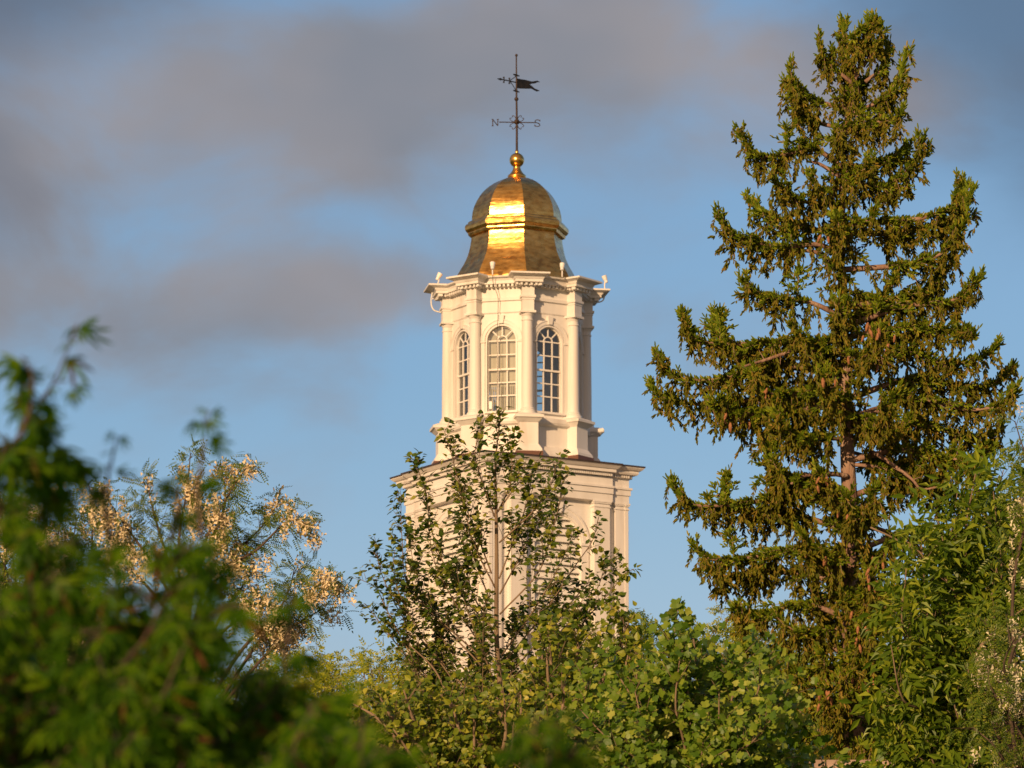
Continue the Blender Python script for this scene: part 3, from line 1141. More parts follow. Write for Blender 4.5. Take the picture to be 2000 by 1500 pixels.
# ------------------------------------------------------------------ broadleaf trees
class Tree:
    def __init__(self, seed):
        self.rng = np.random.default_rng(seed)
        self.br = Geo()
        self.lp, self.ld, self.ln, self.ls = [], [], [], []
        self.hang = []

    def leaves(self, pos, d, n, size):
        self.lp.append(pos)
        self.ld.append(d)
        self.ln.append(n)
        self.ls.append(size)

    def shoot_leaves(self, pts, spacing, size, droop, s0=.15, spread=.9, up=.6, flat=0.0):
        rng = self.rng
        L = length(pts)
        k = max(2, int(L / spacing))
        s = np.concatenate([np.linspace(s0, 1, k), [1.0, 1.0]])
        pos, tan = along(pts, s)
        m = len(s)
        side = nrm(np.cross(tan, rng.normal(size=(m, 3))))
        d = nrm(tan * .55 + side * spread + np.array([0, 0, -droop]) + rng.normal(size=(m, 3)) * .15)
        nn = nrm(np.array([sdir.x, sdir.y, sdir.z + up * .6 + flat]) * 1.0 + rng.normal(size=(m, 3)) * .55)
        pet = size * rng.uniform(.1, .5, (m, 1))
        self.leaves(pos + d * pet, d, nn, size * rng.uniform(.55, 1.2, m))

    def leader(self, pts, r0, r1, twig_sp, twig_len, leaf_sp, leaf_size, start=.15, angle=48, up=.35, droop=.3, sides=5, sub=0, taper=.65, clump=0.0, flat=0.0):
        rng = self.rng
        pts = np.asarray(pts)
        n = len(pts)
        tube(self.br, pts, np.linspace(r0, r1, n), sides)
        L = length(pts)
        k = max(2, int(L * (1 - start) / twig_sp))
        s = np.sort(rng.uniform(start, 1, k))
        if clump:
            s = s[np.sin(s * L / clump * 6.28 + rng.uniform(0, 6)) > -.5]
            k = len(s)
        if k < 1:
            return
        pos, tan = along(pts, s)
        for i in range(k):
            t = s[i]
            tl = twig_len * (1 - taper * t) * rng.uniform(.5, 1.25)
            rad = nrm(np.cross(tan[i], rng.normal(size=3)))
            a = R(angle * rng.uniform(.7, 1.3))
            d = nrm(tan[i] * math.cos(a) + rad * math.sin(a) + np.array([0, 0, up]) * rng.uniform(.4, 1.2))
            e1 = pos[i] + d * tl * .5 + np.array([0, 0, .06 * tl])
            e2 = pos[i] + d * tl + np.array([0, 0, rng.uniform(-.12, .2) * tl])
            tp = np.array([pos[i], e1, e2])
            tube(self.br, tp, [max(r1, r0 * .16) * .8, max(r1 * .5, .0035), .002], 3)
            if sub and tl > .25:
                for _ in range(sub):
                    q = rng.uniform(.25, .85)
                    p0 = tp[0] * (1 - q) + tp[2] * q
                    d2 = nrm(d + rng.normal(size=3) * .75)
                    l2 = tl * rng.uniform(.3, .55)
                    tp2 = np.array([p0, p0 + d2 * l2 * .5, p0 + d2 * l2 + np.array([0, 0, -.05 * l2])])
                    tube(self.br, tp2, [.004, .003, .0018], 3)
                    self.shoot_leaves(tp2, leaf_sp, leaf_size, droop, flat=flat)
            self.shoot_leaves(tp, leaf_sp, leaf_size, droop, flat=flat)
        self.shoot_leaves(pts[int(n * .75):], leaf_sp, leaf_size, droop * .6, flat=flat)

    def fan(self, root, targets, r0, r1, bow=.15, **kw):
        """limbs from a low root to each target point"""
        rng = self.rng
        for tg in targets:
            tg = np.asarray(tg)
            v = tg - root
            mid = root + v * .5 + np.array([v[0] * -.18, v[1] * -.18, np.linalg.norm(v) * bow * .6]) + rng.normal(size=3) * .04 * np.linalg.norm(v)
            q = root + v * .8 + rng.normal(size=3) * .03 * np.linalg.norm(v)
            self.leader(spline([root, mid, q, tg], 5), r0, r1, **kw)

    def crown(self, tmpl, aspect=(1, 1, 1)):
        g = Geo()
        pos = np.concatenate(self.lp)
        d = np.concatenate(self.ld)
        n = np.concatenate(self.ln)
        s = np.concatenate(self.ls)
        g.stamp(tmpl, pos, frames_from(d, n), s[:, None] * np.array(aspect)[None])
        return g

    def where(self):
        return np.concatenate(self.lp), np.concatenate(self.ld)


def targets(rng, profile, Y, depth, n, bottom=1540, rough=35, top_bias=1.0):
    """points in a crown whose upper outline in the photograph is profile [(px,py)...]"""
    xs = [a for a, b in profile]
    ys = [b for a, b in profile]
    out = []
    for _ in range(n):
        px = rng.uniform(xs[0], xs[-1])
        top = np.interp(px, xs, ys)
        dz = rng.normal() * depth * .5
        py = top + rough * abs(rng.normal()) * .6 + (bottom - top) * rng.uniform(0, 1) ** (1.0 + top_bias)
        out.append(P(px, py, Y + dz))
    return out


def finish(t, name, label, cat, base, leaf_name, tmpl, lmat, bmat, aspect=(1, 1, 1), group=None):
    T = thing(name, label, cat, tuple(base), group)
    t.br.build('stems' if name == 'shrub' else 'trunk', bmat, T, smooth=True)
    t.crown(tmpl, aspect).build(leaf_name, lmat, T)
    return T


def ground_under(px, Y):
    p = P(px, 1500, Y)
    return np.array([p[0], Y, 0.0])


# --- leaf colours
L_POPLAR = leaf_mat('poplar_leaf', [(0, (.035, .075, .007)), (.5, (.08, .13, .011)), (.8, (.19, .21, .022)), (1, (.34, .32, .05))], .22)
L_BAND = leaf_mat('small_golden_leaf', [(0, (.06, .11, .008)), (.5, (.14, .19, .013)), (.85, (.27, .29, .025)), (1, (.40, .36, .05))], .25)
L_TULIP = leaf_mat('tulip_tree_leaf', [(0, (.06, .13, .009)), (.55, (.12, .20, .013)), (.88, (.23, .29, .03)), (1, (.38, .40, .09))], .25)
L_ASH = leaf_mat('ash_leaf', [(0, (.06, .115, .007)), (.6, (.13, .20, .012)), (1, (.28, .32, .026))], .25)
L_LOCUST = leaf_mat('locust_leaf', [(0, (.05, .10, .008)), (.6, (.11, .17, .012)), (1, (.22, .24, .025))], .25)
L_GOLDEN = leaf_mat('yellow_green_leaf', [(0, (.13, .18, .011)), (.5, (.25, .29, .016)), (1, (.42, .40, .03))], .28)
L_FAR = leaf_mat('far_green_leaf', [(0, (.06, .12, .009)), (.6, (.13, .20, .014)), (1, (.27, .29, .025))], .28)
L_MAPLE = leaf_mat('maple_leaf', [(0, (.016, .055, .002)), (.5, (.05, .125, .003)), (.92, (.13, .22, .006)), (.96, (.09, .07, .012)), (1, (.12, .035, .02))], .4, tcol=(1.4, 2.0, .3, 1), spec=.08)
L_BLOOM = leaf_mat('cream_blossom', [(0, (.74, .60, .36)), (1, (.88, .78, .56))], .2, rough=.7, tcol=(1.1, 1.05, .9, 1))
L_WBLOOM = leaf_mat('white_blossom', [(0, (.70, .64, .42)), (1, (.85, .81, .64))], .2, rough=.7, tcol=(1.1, 1.05, .9, 1))
L_NEEDLE = leaf_mat('spruce_needles', [(0, (.055, .095, .006)), (.5, (.135, .20, .010)), (.88, (.25, .30, .018)), (1, (.34, .25, .035))], .08, rough=.55, spec=.15)
L_HANGING = leaf_mat('hanging_spruce_needles', [(0, (.065, .085, .006)), (.6, (.16, .165, .011)), (1, (.27, .18, .03))], .08, rough=.6, spec=.15)
M_CONE = noise_mat('spruce_cone', [(0.3, (.22, .085, .03)), (0.7, (.42, .19, .08))], 30, rough=0.6, bump=.6, bump_scale=60)


# ------------------------------------------------------------------ the spruce
def build_spruce():
    Y0 = 92.0
    rng = np.random.default_rng(11)
    base = ground_under(1668, Y0)
    T = thing('spruce_tree', 'tall ragged spruce with upturned branch tips, drooping twigs and orange-brown cones', 'tree', tuple(base))
    trunk_px = [(1700, 45), (1690, 90), (1672, 150), (1655, 220), (1648, 300), (1645, 400), (1643, 520), (1648, 640), (1652, 760), (1655, 880), (1660, 1000), (1660, 1120), (1664, 1250), (1668, 1400), (1672, 1560)]
    tp = np.array([P(x, y, Y0) for x, y in trunk_px] + [base - np.array([0, 0, .3])])[::-1]
    widths = [2, 4, 7, 9, 11, 13, 15, 19, 24, 29, 33, 37, 40, 44, 48, 66]
    m = .0083
    tr = np.array(widths[::-1]) * m * .5
    bark = Geo()
    tps = spline(tp, 4)
    tube(bark, tps, np.interp(np.linspace(0, 1, len(tps)), np.linspace(0, 1, len(tr)), tr), 12)

    def trunk_x(py):
        return np.interp(py, [b for a, b in trunk_px], [a for a, b in trunk_px])

    S = dict(p=[], d=[], n=[], s=[], w=[])
    H = dict(p=[], d=[], n=[], s=[], w=[])
    cone_spots = []

    def put(store, pos, d, size, wid):
        k = len(pos)
        store['p'].append(pos)
        store['d'].append(nrm(d))
        store['n'].append(rng.normal(size=(k, 3)))
        store['s'].append(size)
        store['w'].append(wid)

    def sprig(pts, dens=.05, size=.105, store=S, fwd=.7, lift=.25, wid=.030):
        L = length(pts)
        k = max(2, int(L / dens))
        s = rng.uniform(0.02, 1, k)
        pos, tan = along(pts, s)
        side = nrm(np.cross(tan, rng.normal(size=(k, 3))))
        d = tan * fwd + side * .75 + np.array([0, 0, lift])
        put(store, pos, d, size * rng.uniform(.6, 1.25, k), wid * rng.uniform(.8, 1.25, k))
        tippos, tt = along(pts, np.array([1.0]))
        put(store, tippos, tt, np.array([size * 1.1]), np.array([wid]))

    def hanger(p0, L):
        k = 3
        q = p0 + np.array([rng.normal() * .05, rng.normal() * .05, -L * .55])
        e = p0 + np.array([rng.normal() * .08, rng.normal() * .08, -L])
        pts = np.array([p0, q, e])
        tube(bark, pts, [.006, .004, .002], 3)
        sprig(pts, .016, .092, H, fwd=1.0, lift=-.35, wid=.026)

    def upright(p0, L, lean=(0, 0)):
        e = p0 + np.array([lean[0] * L + rng.normal() * .03, lean[1] * L, L])
        pts = np.array([p0, (p0 + e) / 2, e])
        tube(bark, pts, [.012, .008, .004], 4)
        sprig(pts, .009, .105, S, fwd=.55, lift=.2)
        for h in (.25, .5, .72, .88):
            c = p0 * (1 - h) + e * h
            for _ in range(4):
                a = rng.uniform(0, 6.28)
                l = L * .45 * (1 - h) + .06
                sprig(np.array([c, c + np.array([math.cos(a), math.sin(a), .45]) * l]), .03, .085)

    def branch(pts, r0, full=1.0, hang=1.0, bare=.22):
        pts = spline(pts, 7)
        n = len(pts)
        L = length(pts)
        tube(bark, pts, np.linspace(r0, .007, n), 6)
        # side twigs
        k = int(L / .062 * full)
        s = np.sort(rng.uniform(bare, 1, k))
        pos, tan = along(pts, s)
        hz = nrm(np.cross(tan, [0, 0, 1.0]))
        for i in range(k):
            sg = rng.choice([-1, 1])
            tl = (0.52 * (1 - s[i]) ** .6 + .10) * rng.uniform(.45, 1.15) * min(1.0, L / 1.8)
            d = nrm(tan[i] * .8 + hz[i] * sg * rng.uniform(.3, 1.0) + np.array([0, 0, rng.uniform(-.35, .30)]))
            a = pos[i]
            b = a + d * tl * .5
            e = a + d * tl + np.array([0, 0, -.10 * tl + (.12 if s[i] > .8 else 0)])
            tw = np.array([a, b, e])
            tube(bark, tw, [.009, .006, .003], 3)
            sprig(tw, .0145, .10)
            if rng.uniform() < .75 * hang:
                hanger(b if rng.uniform() < .5 else e, rng.uniform(.12, .5) * (.5 + .6 * (1 - abs(s[i] - .55))))
            if rng.uniform() < .05:
                cone_spots.append(e)
        # twigs hanging straight from the branch
        k = int(L / .085 * hang)
        s = rng.uniform(bare, .93, k)
        pos, tan = along(pts, s)
        for i in range(k):
            hanger(pos[i], rng.uniform(.15, .62) * (1 - .45 * s[i]))
        # brush along the top and at the tip
        sprig(pts[int(n * bare):], .010, .105, lift=.5)
        sprig(pts[int(n * .72):], .007, .105, lift=.3)
        for _ in range(2):
            cone_spots.append(along(pts, np.array([rng.uniform(.55, .97)]))[0][0])

    def px_branch(p, dy, **kw):
        """p from trunk to tip in photograph points; dy: how far the tip leans toward (-) or from the camera"""
        k = len(p)
        pts = [P(x, y, Y0 + dy * (i / (k - 1)) ** 1.2) for i, (x, y) in enumerate(p)]
        branch(pts, kw.pop('r0', .03 + .010 * length(np.array(pts))), **kw)

    traced = [
        ([(1690, 110), (1697, 70), (1694, 40)], 0), ([(1685, 130), (1715, 85), (1720, 45)], -.2), ([(1675, 150), (1650, 100), (1648, 45)], .1),
        ([(1668, 165), (1615, 120), (1598, 78)], -.2), ([(1690, 160), (1725, 130), (1733, 92)], .2),
        ([(1660, 215), (1590, 195), (1555, 170), (1541, 132)], -.3), ([(1660, 225), (1720, 195), (1757, 150), (1769, 106)], .3),
        ([(1652, 250), (1600, 240), (1560, 215), (1540, 165)], .6), ([(1655, 260), (1710, 240), (1745, 232), (1760, 222)], -.5),
        ([(1650, 330), (1590, 292), (1520, 305), (1478, 302), (1443, 264)], -.4),
        ([(1647, 350), (1715, 365), (1765, 345), (1788, 318), (1800, 274)], -.4), ([(1648, 330), (1700, 320), (1750, 305), (1775, 290)], .7),
        ([(1645, 430), (1590, 400), (1545, 385), (1512, 352)], -.9), ([(1645, 460), (1560, 440), (1500, 420), (1462, 392)], .5),
        ([(1643, 505), (1600, 478), (1520, 482), (1440, 462), (1400, 424)], -.5),
        ([(1645, 440), (1750, 432), (1820, 422), (1862, 400), (1872, 362)], -.2), ([(1646, 455), (1760, 455), (1830, 440), (1876, 415), (1884, 362)], .8),
        ([(1645, 527), (1760, 518), (1830, 500), (1866, 470), (1884, 430)], -.6),
        ([(1646, 620), (1580, 590), (1500, 580), (1470, 568), (1450, 548)], -.5), ([(1648, 600), (1740, 585), (1800, 570), (1830, 545), (1842, 520)], .3),
        ([(1648, 640), (1760, 600), (1840, 592), (1890, 572), (1911, 544)], -.5), ([(1650, 660), (1760, 640), (1840, 645), (1880, 650), (1905, 658)], -.9),
        ([(1650, 690), (1560, 672), (1440, 672), (1362, 664), (1333, 626)], -.5), ([(1650, 720), (1560, 720), (1470, 690), (1410, 660), (1400, 615)], .8),
        ([(1652, 735), (1520, 712), (1400, 742), (1320, 735), (1282, 700)], -.3),
        ([(1655, 800), (1540, 775), (1400, 790), (1312, 782), (1270, 755)], .4), ([(1653, 790), (1560, 800), (1480, 810), (1420, 800), (1390, 790)], -1.3),
        ([(1650, 740), (1760, 690), (1850, 710), (1915, 700), (1946, 674)], -.5), ([(1652, 780), (1780, 740), (1880, 755), (1940, 750), (1972, 728)], .3),
        ([(1655, 830), (1780, 780), (1890, 800), (1955, 790), (1987, 764)], -.4), ([(1655, 860), (1780, 830), (1880, 850), (1930, 850), (1957, 836)], .8),
        ([(1655, 900), (1760, 880), (1850, 895), (1900, 900), (1935, 880)], -1.0),
        ([(1657, 960), (1590, 935), (1530, 945), (1508, 920), (1500, 868)], -.6),
        ([(1657, 1000), (1560, 970), (1440, 985), (1352, 985), (1312, 948)], -.4), ([(1660, 1040), (1570, 1010), (1480, 1000), (1420, 980), (1415, 928)], .7),
        ([(1660, 1110), (1560, 1075), (1460, 1090), (1390, 1092), (1354, 1066)], -.4), ([(1662, 1150), (1570, 1120), (1480, 1120), (1420, 1130), (1375, 1110)], .6),
        ([(1660, 970), (1760, 940), (1850, 960), (1900, 980), (1930, 965)], .5), ([(1660, 1080), (1780, 1040), (1860, 1060), (1900, 1060)], .8),
        ([(1662, 1210), (1570, 1180), (1490, 1200), (1430, 1190)], -.7), ([(1664, 1280), (1570, 1250), (1500, 1275), (1450, 1275)], .4),
        ([(1664, 1180), (1760, 1150), (1850, 1170), (1900, 1180)], -.3), ([(1666, 1300), (1770, 1270), (1850, 1290), (1900, 1290)], -.2),
        ([(1668, 1380), (1560, 1350), (1490, 1370), (1470, 1360)], -.4),
    ]
    for p, dy in traced:
        px_branch(p, dy)
    # upright shoots standing on the branches
    for (px, py, top) in ((1536, 292, 243), (1406, 665, 603), (1558, 580, 522), (1433, 1085, 1038), (1416, 985, 924), (1387, 985, 968), (1352, 660, 640), (1742, 560, 540), (1712, 615, 575), (1500, 930, 868), (1545, 480, 440)):
        p0 = P(px, py, Y0 - .3)
        upright(p0, P(px, top, Y0 - .3)[2] - p0[2])
    # boughs toward and away from the camera fill the body of the tree
    hw_y = [40, 100, 180, 250, 320, 430, 500, 560, 640, 740, 800, 900, 1000, 1100, 1250, 1400, 1560]
    hw_v = [12, 65, 95, 95, 110, 170, 150, 150, 210, 270, 280, 250, 260, 260, 250, 260, 270]
    for py in np.linspace(70, 1540, 66):
        py = py + rng.uniform(-6, 6)
        if 215 < py < 560 and rng.uniform() < (.8 if 470 < py < 550 or 225 < py < 300 else .45):
            continue
        if 860 < py < 905 and rng.uniform() < .7:
            continue
        hw = np.interp(py, hw_y, hw_v) * .0084
        a = rng.uniform(0, 2 * math.pi)
        if rng.uniform() < .5:
            a = -math.pi / 2 + rng.normal() * .7
        L = hw * rng.uniform(.45, .88)
        dx, dyy = math.cos(a) * L, math.sin(a) * L
        p0 = P(trunk_x(py), py, Y0)
        sag = L * rng.uniform(.05, .22) if py > 250 else -L * .5
        if py < 150:
            sag = -L * .8
        pts = [p0, p0 + np.array([dx * .35, dyy * .35, -sag * .55]), p0 + np.array([dx * .75, dyy * .75, -sag]), p0 + np.array([dx, dyy, -sag * .6 + L * .12])]
        branch(pts, .022 + .008 * L, hang=1.0, full=1.0, bare=.2)
    # little sprays along the trunk
    for py in list(np.linspace(180, 840, 95)) + list(np.linspace(1060, 1540, 60)):
        a = rng.uniform(math.pi, 2 * math.pi)
        p0 = P(trunk_x(py), py, Y0)
        l = rng.uniform(.15, .5)
        e = p0 + np.array([math.cos(a) * l, math.sin(a) * l, rng.uniform(-.15, .1)])
        tw = np.array([p0, (p0 + e) / 2 + np.array([0, 0, .03]), e])
        tube(bark, tw, [.010, .007, .003], 4)
        sprig(tw, .012, .10)
        hanger(tw[1], rng.uniform(.15, .45))
        hanger(e, rng.uniform(.15, .45))
    # bare crooked limbs on the lit side of the trunk
    for p, dy, r in (([(1655, 930), (1620, 925), (1570, 930), (1545, 945)], -.6, .045), ([(1662, 990), (1685, 1000), (1690, 1030), (1660, 1040)], -.5, .04),
                     ([(1670, 1028), (1720, 1035), (1770, 1060), (1830, 1110)], -.9, .05), ([(1700, 880), (1740, 905), (1780, 935), (1800, 955), (1840, 950)], -1.2, .035),
                     ([(1655, 725), (1700, 700), (1740, 715)], -.5, .04), ([(1640, 525), (1600, 495), (1560, 490), (1520, 500)], .2, .045), ([(1640, 345), (1600, 320), (1575, 315)], .1, .04),
                     ([(1730, 795), (1700, 800), (1660, 815)], -.6, .04), ([(1640, 690), (1560, 685), (1490, 705), (1455, 715)], -.6, .045)):
        k = len(p)
        pts = spline([P(x, y, Y0 - .15 + dy * i / (k - 1)) for i, (x, y) in enumerate(p)], 6)
        tube(bark, pts, np.linspace(r, r * .45, len(pts)), 7)
        for _ in range(3):
            q, t = along(pts, np.array([rng.uniform(.4, .95)]))
            e = q[0] + nrm(rng.normal(size=3)) * .25
            tube(bark, np.array([q[0], (q[0] + e) / 2, e]), [.010, .007, .003], 4)
    bark.build('trunk', M_SPRUCE_BARK, T, smooth=True)
    for store, nm_, mt in ((S, 'crown', L_NEEDLE), (H, 'hanging_twigs', L_HANGING)):
        g = Geo()
        p = np.concatenate(store['p'])
        d = np.concatenate(store['d'])
        s = np.concatenate(store['s'])
        w = np.concatenate(store['w'])
        g.stamp(SHOOT, p, frames_from(d, np.concatenate(store['n'])), np.stack([s, w, w], 1))
        print(nm_, len(p))
        g.build(nm_, mt, T)
    # cones
    near = sorted(cone_spots, key=lambda c: c[1] + rng.uniform(0, 1.6))
    cone0 = None
    spots = []
    for c in near[:34]:
        for _ in range(rng.integers(1, 4)):
            spots.append(c + np.array([rng.normal() * .10, rng.normal() * .06, rng.normal() * .06]))
    for i, c in enumerate(spots[:90]):
        if cone0 is None:
            g = Geo()
            prof = [(.006, 0), (.018, -.015), (.027, -.04), (.029, -.08), (.024, -.12), (.014, -.15), (.003, -.165)]
            lathe(g, 0, 0, list(np.arange(9) * 40.0), prof)
            o = g.build('cone', M_CONE, None, smooth=True)
            cone0 = o
        else:
            o = cone0.copy()
            sc.collection.objects.link(o)
        o.parent = T
        o.location = tuple(c - np.array(base) + np.array([0, -.10, -.05]))
        o.rotation_euler = (rng.normal() * .2, rng.normal() * .25, rng.uniform(0, 6))
        k = rng.uniform(.75, 1.1)
        o.scale = (k, k, k)


build_spruce()


# ------------------------------------------------------------------ young poplar in front of the tower
def build_poplar():
    Y = 62.0
    t = Tree(5)
    kw = dict(flat=1.3, twig_sp=0.0252, twig_len=.42, leaf_sp=.038, leaf_size=.076, start=.2, angle=42, up=.35, droop=.25, taper=.62)

    def L(p, dy, r0=.011, r1=.003, **k2):
        k = len(p)
        pts = spline([P(x, y, Y + dy * i / (k - 1)) for i, (x, y) in enumerate(p)], 6)
        q = dict(kw)
        q.update(k2)
        t.leader(pts, r0, r1, **q)
    base = ground_under(935, Y)
    # main stem
    stem = spline([base - np.array([0, 0, .2]), P(925, 1700, Y), P(950, 1500, Y), P(978, 1390, Y), P(970, 1250, Y), P(970, 1100, Y), P(969, 990, Y), P(968, 900, Y), P(978, 815, Y)], 6)
    tube(t.br, stem, np.interp(np.linspace(0, 1, len(stem)), [0, .25, .37, .62, .75, 1], [.12, .048, .034, .024, .018, .004]), 8)
    A = dict(twig_sp=.034, twig_len=.34)
    for p, dy in (([(969, 1060), (968, 950), (970, 880), (977, 812)], 0), ([(966, 1010), (935, 920), (928, 880), (942, 828)], -.2), ([(972, 1000), (995, 950), (1000, 900), (994, 845)], .15),
                  ([(968, 1150), (925, 1060), (900, 960), (885, 900), (868, 842)], -.3), ([(960, 1120), (930, 1040), (905, 980), (890, 930)], .3),
                  ([(966, 1230), (900, 1160), (850, 1060), (830, 960), (812, 903)], .3), ([(960, 1300), (880, 1230), (800, 1150), (785, 1050), (783, 965)], -.4),
                  ([(950, 1280), (890, 1180), (850, 1100), (835, 1020)], -.5), ([(940, 1300), (850, 1200), (810, 1110), (800, 1040)], .6),
                  ([(975, 1130), (1005, 1050), (1030, 980), (1040, 925)], .2), ([(972, 1000), (1000, 960), (1020, 935), (1035, 915)], -.2), ([(975, 1060), (1040, 1000), (1075, 950), (1088, 903)], -.4),
                  ([(976, 1200), (1050, 1120), (1075, 1050), (1092, 985), (1098, 940)], -.4), ([(976, 1160), (1020, 1080), (1050, 1020), (1060, 970)], .5),
                  ([(970, 1250), (920, 1150), (905, 1060), (900, 1010)], .5), ([(965, 1330), (930, 1240), (900, 1150), (890, 1100)], -.6), ([(960, 1180), (930, 1100), (915, 1030)], .1)):
        L(p, dy, .010, **A)
    B = dict(twig_sp=.046, twig_len=.32)
    for p, dy in (([(940, 1380), (870, 1300), (790, 1210), (745, 1120), (735, 1062)], .4), ([(880, 1380), (810, 1290), (760, 1200), (735, 1150), (705, 1132)], -.3), ([(870, 1370), (800, 1290), (745, 1220), (718, 1185)], .5),
                  ([(900, 1350), (830, 1250), (780, 1160), (768, 1090)], -.6), ([(930, 1340), (860, 1240), (820, 1150), (815, 1090)], .2),
                  ([(980, 1300), (1060, 1200), (1120, 1110), (1155, 1060), (1165, 1030)], .3), ([(990, 1360), (1100, 1260), (1170, 1180), (1205, 1140), (1222, 1118)], -.3),
                  ([(985, 1330), (1080, 1220), (1140, 1150), (1190, 1120), (1195, 1092)], .5), ([(980, 1280), (1050, 1180), (1095, 1100), (1120, 1040)], -.5), ([(985, 1340), (1090, 1240), (1160, 1160), (1180, 1110)], -.2)):
        L(p, dy, .010, **B)
    Cc = dict(twig_sp=.040, twig_len=.42)
    for k in range(22):
        x = t.rng.uniform(720, 1200)
        top = np.interp(x, [720, 760, 830, 900, 1000, 1080, 1140, 1200], [1240, 1190, 1140, 1160, 1130, 1120, 1150, 1230]) + t.rng.uniform(20, 190)
        x0 = 940 + (x - 940) * .35
        L([(938, max(1690, top + 400)), (x0, top + 330), (x0 + (x - x0) * .45, top + 190), (x0 + (x - x0) * .8, top + 90), (x, top)], t.rng.normal() * .9, .009, **Cc)
    for k in range(18):
        x = t.rng.uniform(720, 1210)
        top = np.interp(x, [720, 830, 940, 1060, 1210], [1290, 1280, 1320, 1270, 1260]) + t.rng.uniform(0, 230)
        x0 = 945 + (x - 945) * .5
        L([(938, max(1690, top + 380)), (x0, top + 300), (x0 + (x - x0) * .5, top + 150), (x, top)], t.rng.normal() * 1.0, .009, **Cc)
    # second stems low down, pale against the leaves
    for p, r in (([(930, 1620), (900, 1480), (880, 1380), (850, 1310), (800, 1260)], .02), ([(945, 1560), (990, 1470), (1075, 1330), (1110, 1290)], .015), ([(880, 1620), (850, 1500), (815, 1440), (790, 1400)], .018)):
        pts = spline([P(x, y, Y - .5) for x, y in p], 6)
        tube(t.br, pts, np.linspace(r, r * .4, len(pts)), 6)
    finish(t, 'poplar_tree', 'slender young tree with small loose leaves standing in front of the white tower', 'tree', base, 'crown', POPLAR, L_POPLAR, M_GREY)


build_poplar()


def build_tulip():
    Y = 57.0
    t = Tree(8)
    base = ground_under(1350, Y)
    prof = [(1130, 1330), (1190, 1270), (1240, 1235), (1300, 1240), (1330, 1225), (1380, 1245), (1440, 1255), (1500, 1270), (1540, 1300), (1560, 1400)]
    kw = dict(twig_sp=.066, twig_len=.48, leaf_sp=.038, leaf_size=.084, start=.35, angle=50, up=.3, droop=.35, taper=.4)
    root = P(1350, 1700, Y)
    tube(t.br, spline([base - np.array([0, 0, .2]), root, P(1350, 1550, Y)], 6), np.linspace(.14, .08, 13), 8)
    t.fan(root, targets(t.rng, prof, Y, 1.9, 74, top_bias=.3), .02, .006, **kw)
    for p in ([(1350, 1400), (1320, 1300), (1318, 1230), (1326, 1180)],):
        t.leader(spline([P(x, y, Y) for x, y in p], 6), .014, .004, twig_sp=.08, twig_len=.22, leaf_sp=.08, leaf_size=.10, start=.3)
    t.leader(spline([P(x, y, Y) for x, y in [(1370, 1400), (1360, 1300), (1355, 1250), (1352, 1225)]], 6), .014, .004, twig_sp=.08, twig_len=.25, leaf_sp=.08, leaf_size=.10, start=.3)
    finish(t, 'tulip_tree', 'bright green tree with large notched four-pointed leaves left of the spruce', 'tree', base, 'crown', TULIP, L_TULIP, M_TWIG)
    # a low sapling of the same kind over the brick parapet
    t = Tree(9)
    base = ground_under(1660, 70)
    root = P(1660, 1640, 70.0)
    tube(t.br, spline([base, root], 5), .03, 6)
    t.fan(root, [P(x, y, 70 + t.rng.normal() * .2) for x, y in ((1560, 1475), (1600, 1462), (1640, 1478), (1700, 1470), (1735, 1455), (1790, 1478), (1585, 1490))], .012, .004,
          twig_sp=.12, twig_len=.3, leaf_sp=.09, leaf_size=.13, start=.55)
    finish(t, 'tulip_sapling', 'low leafy sapling reaching just above the brick parapet under the spruce', 'sapling', base, 'crown', TULIP, L_TULIP, M_TWIG)


build_tulip()


def add_blooms(t, frac, size, T, mat, rng, name='blossom'):
    p, d = t.where()
    k = int(len(p) * frac)
    idx = rng.choice(len(p), k, replace=False)
    # blossom gathers in patches
    q = p[idx]
    keep = (np.sin(q[:, 0] * 5.1 + q[:, 2] * 3.3) + np.sin(q[:, 2] * 6.2 - q[:, 1] * 4.0) + rng.normal(size=k) * .35) > .05
    q = q[keep]
    k = len(q)
    g = Geo()
    dd = nrm(np.array([0, 0, -1.0]) + rng.normal(size=(k, 3)) * .22)
    g.stamp(RACEME, q + rng.normal(size=(k, 3)) * .03, frames_from(dd, rng.normal(size=(k, 3))), size * rng.uniform(.7, 1.2, k))
    return g.build(name, mat, T)


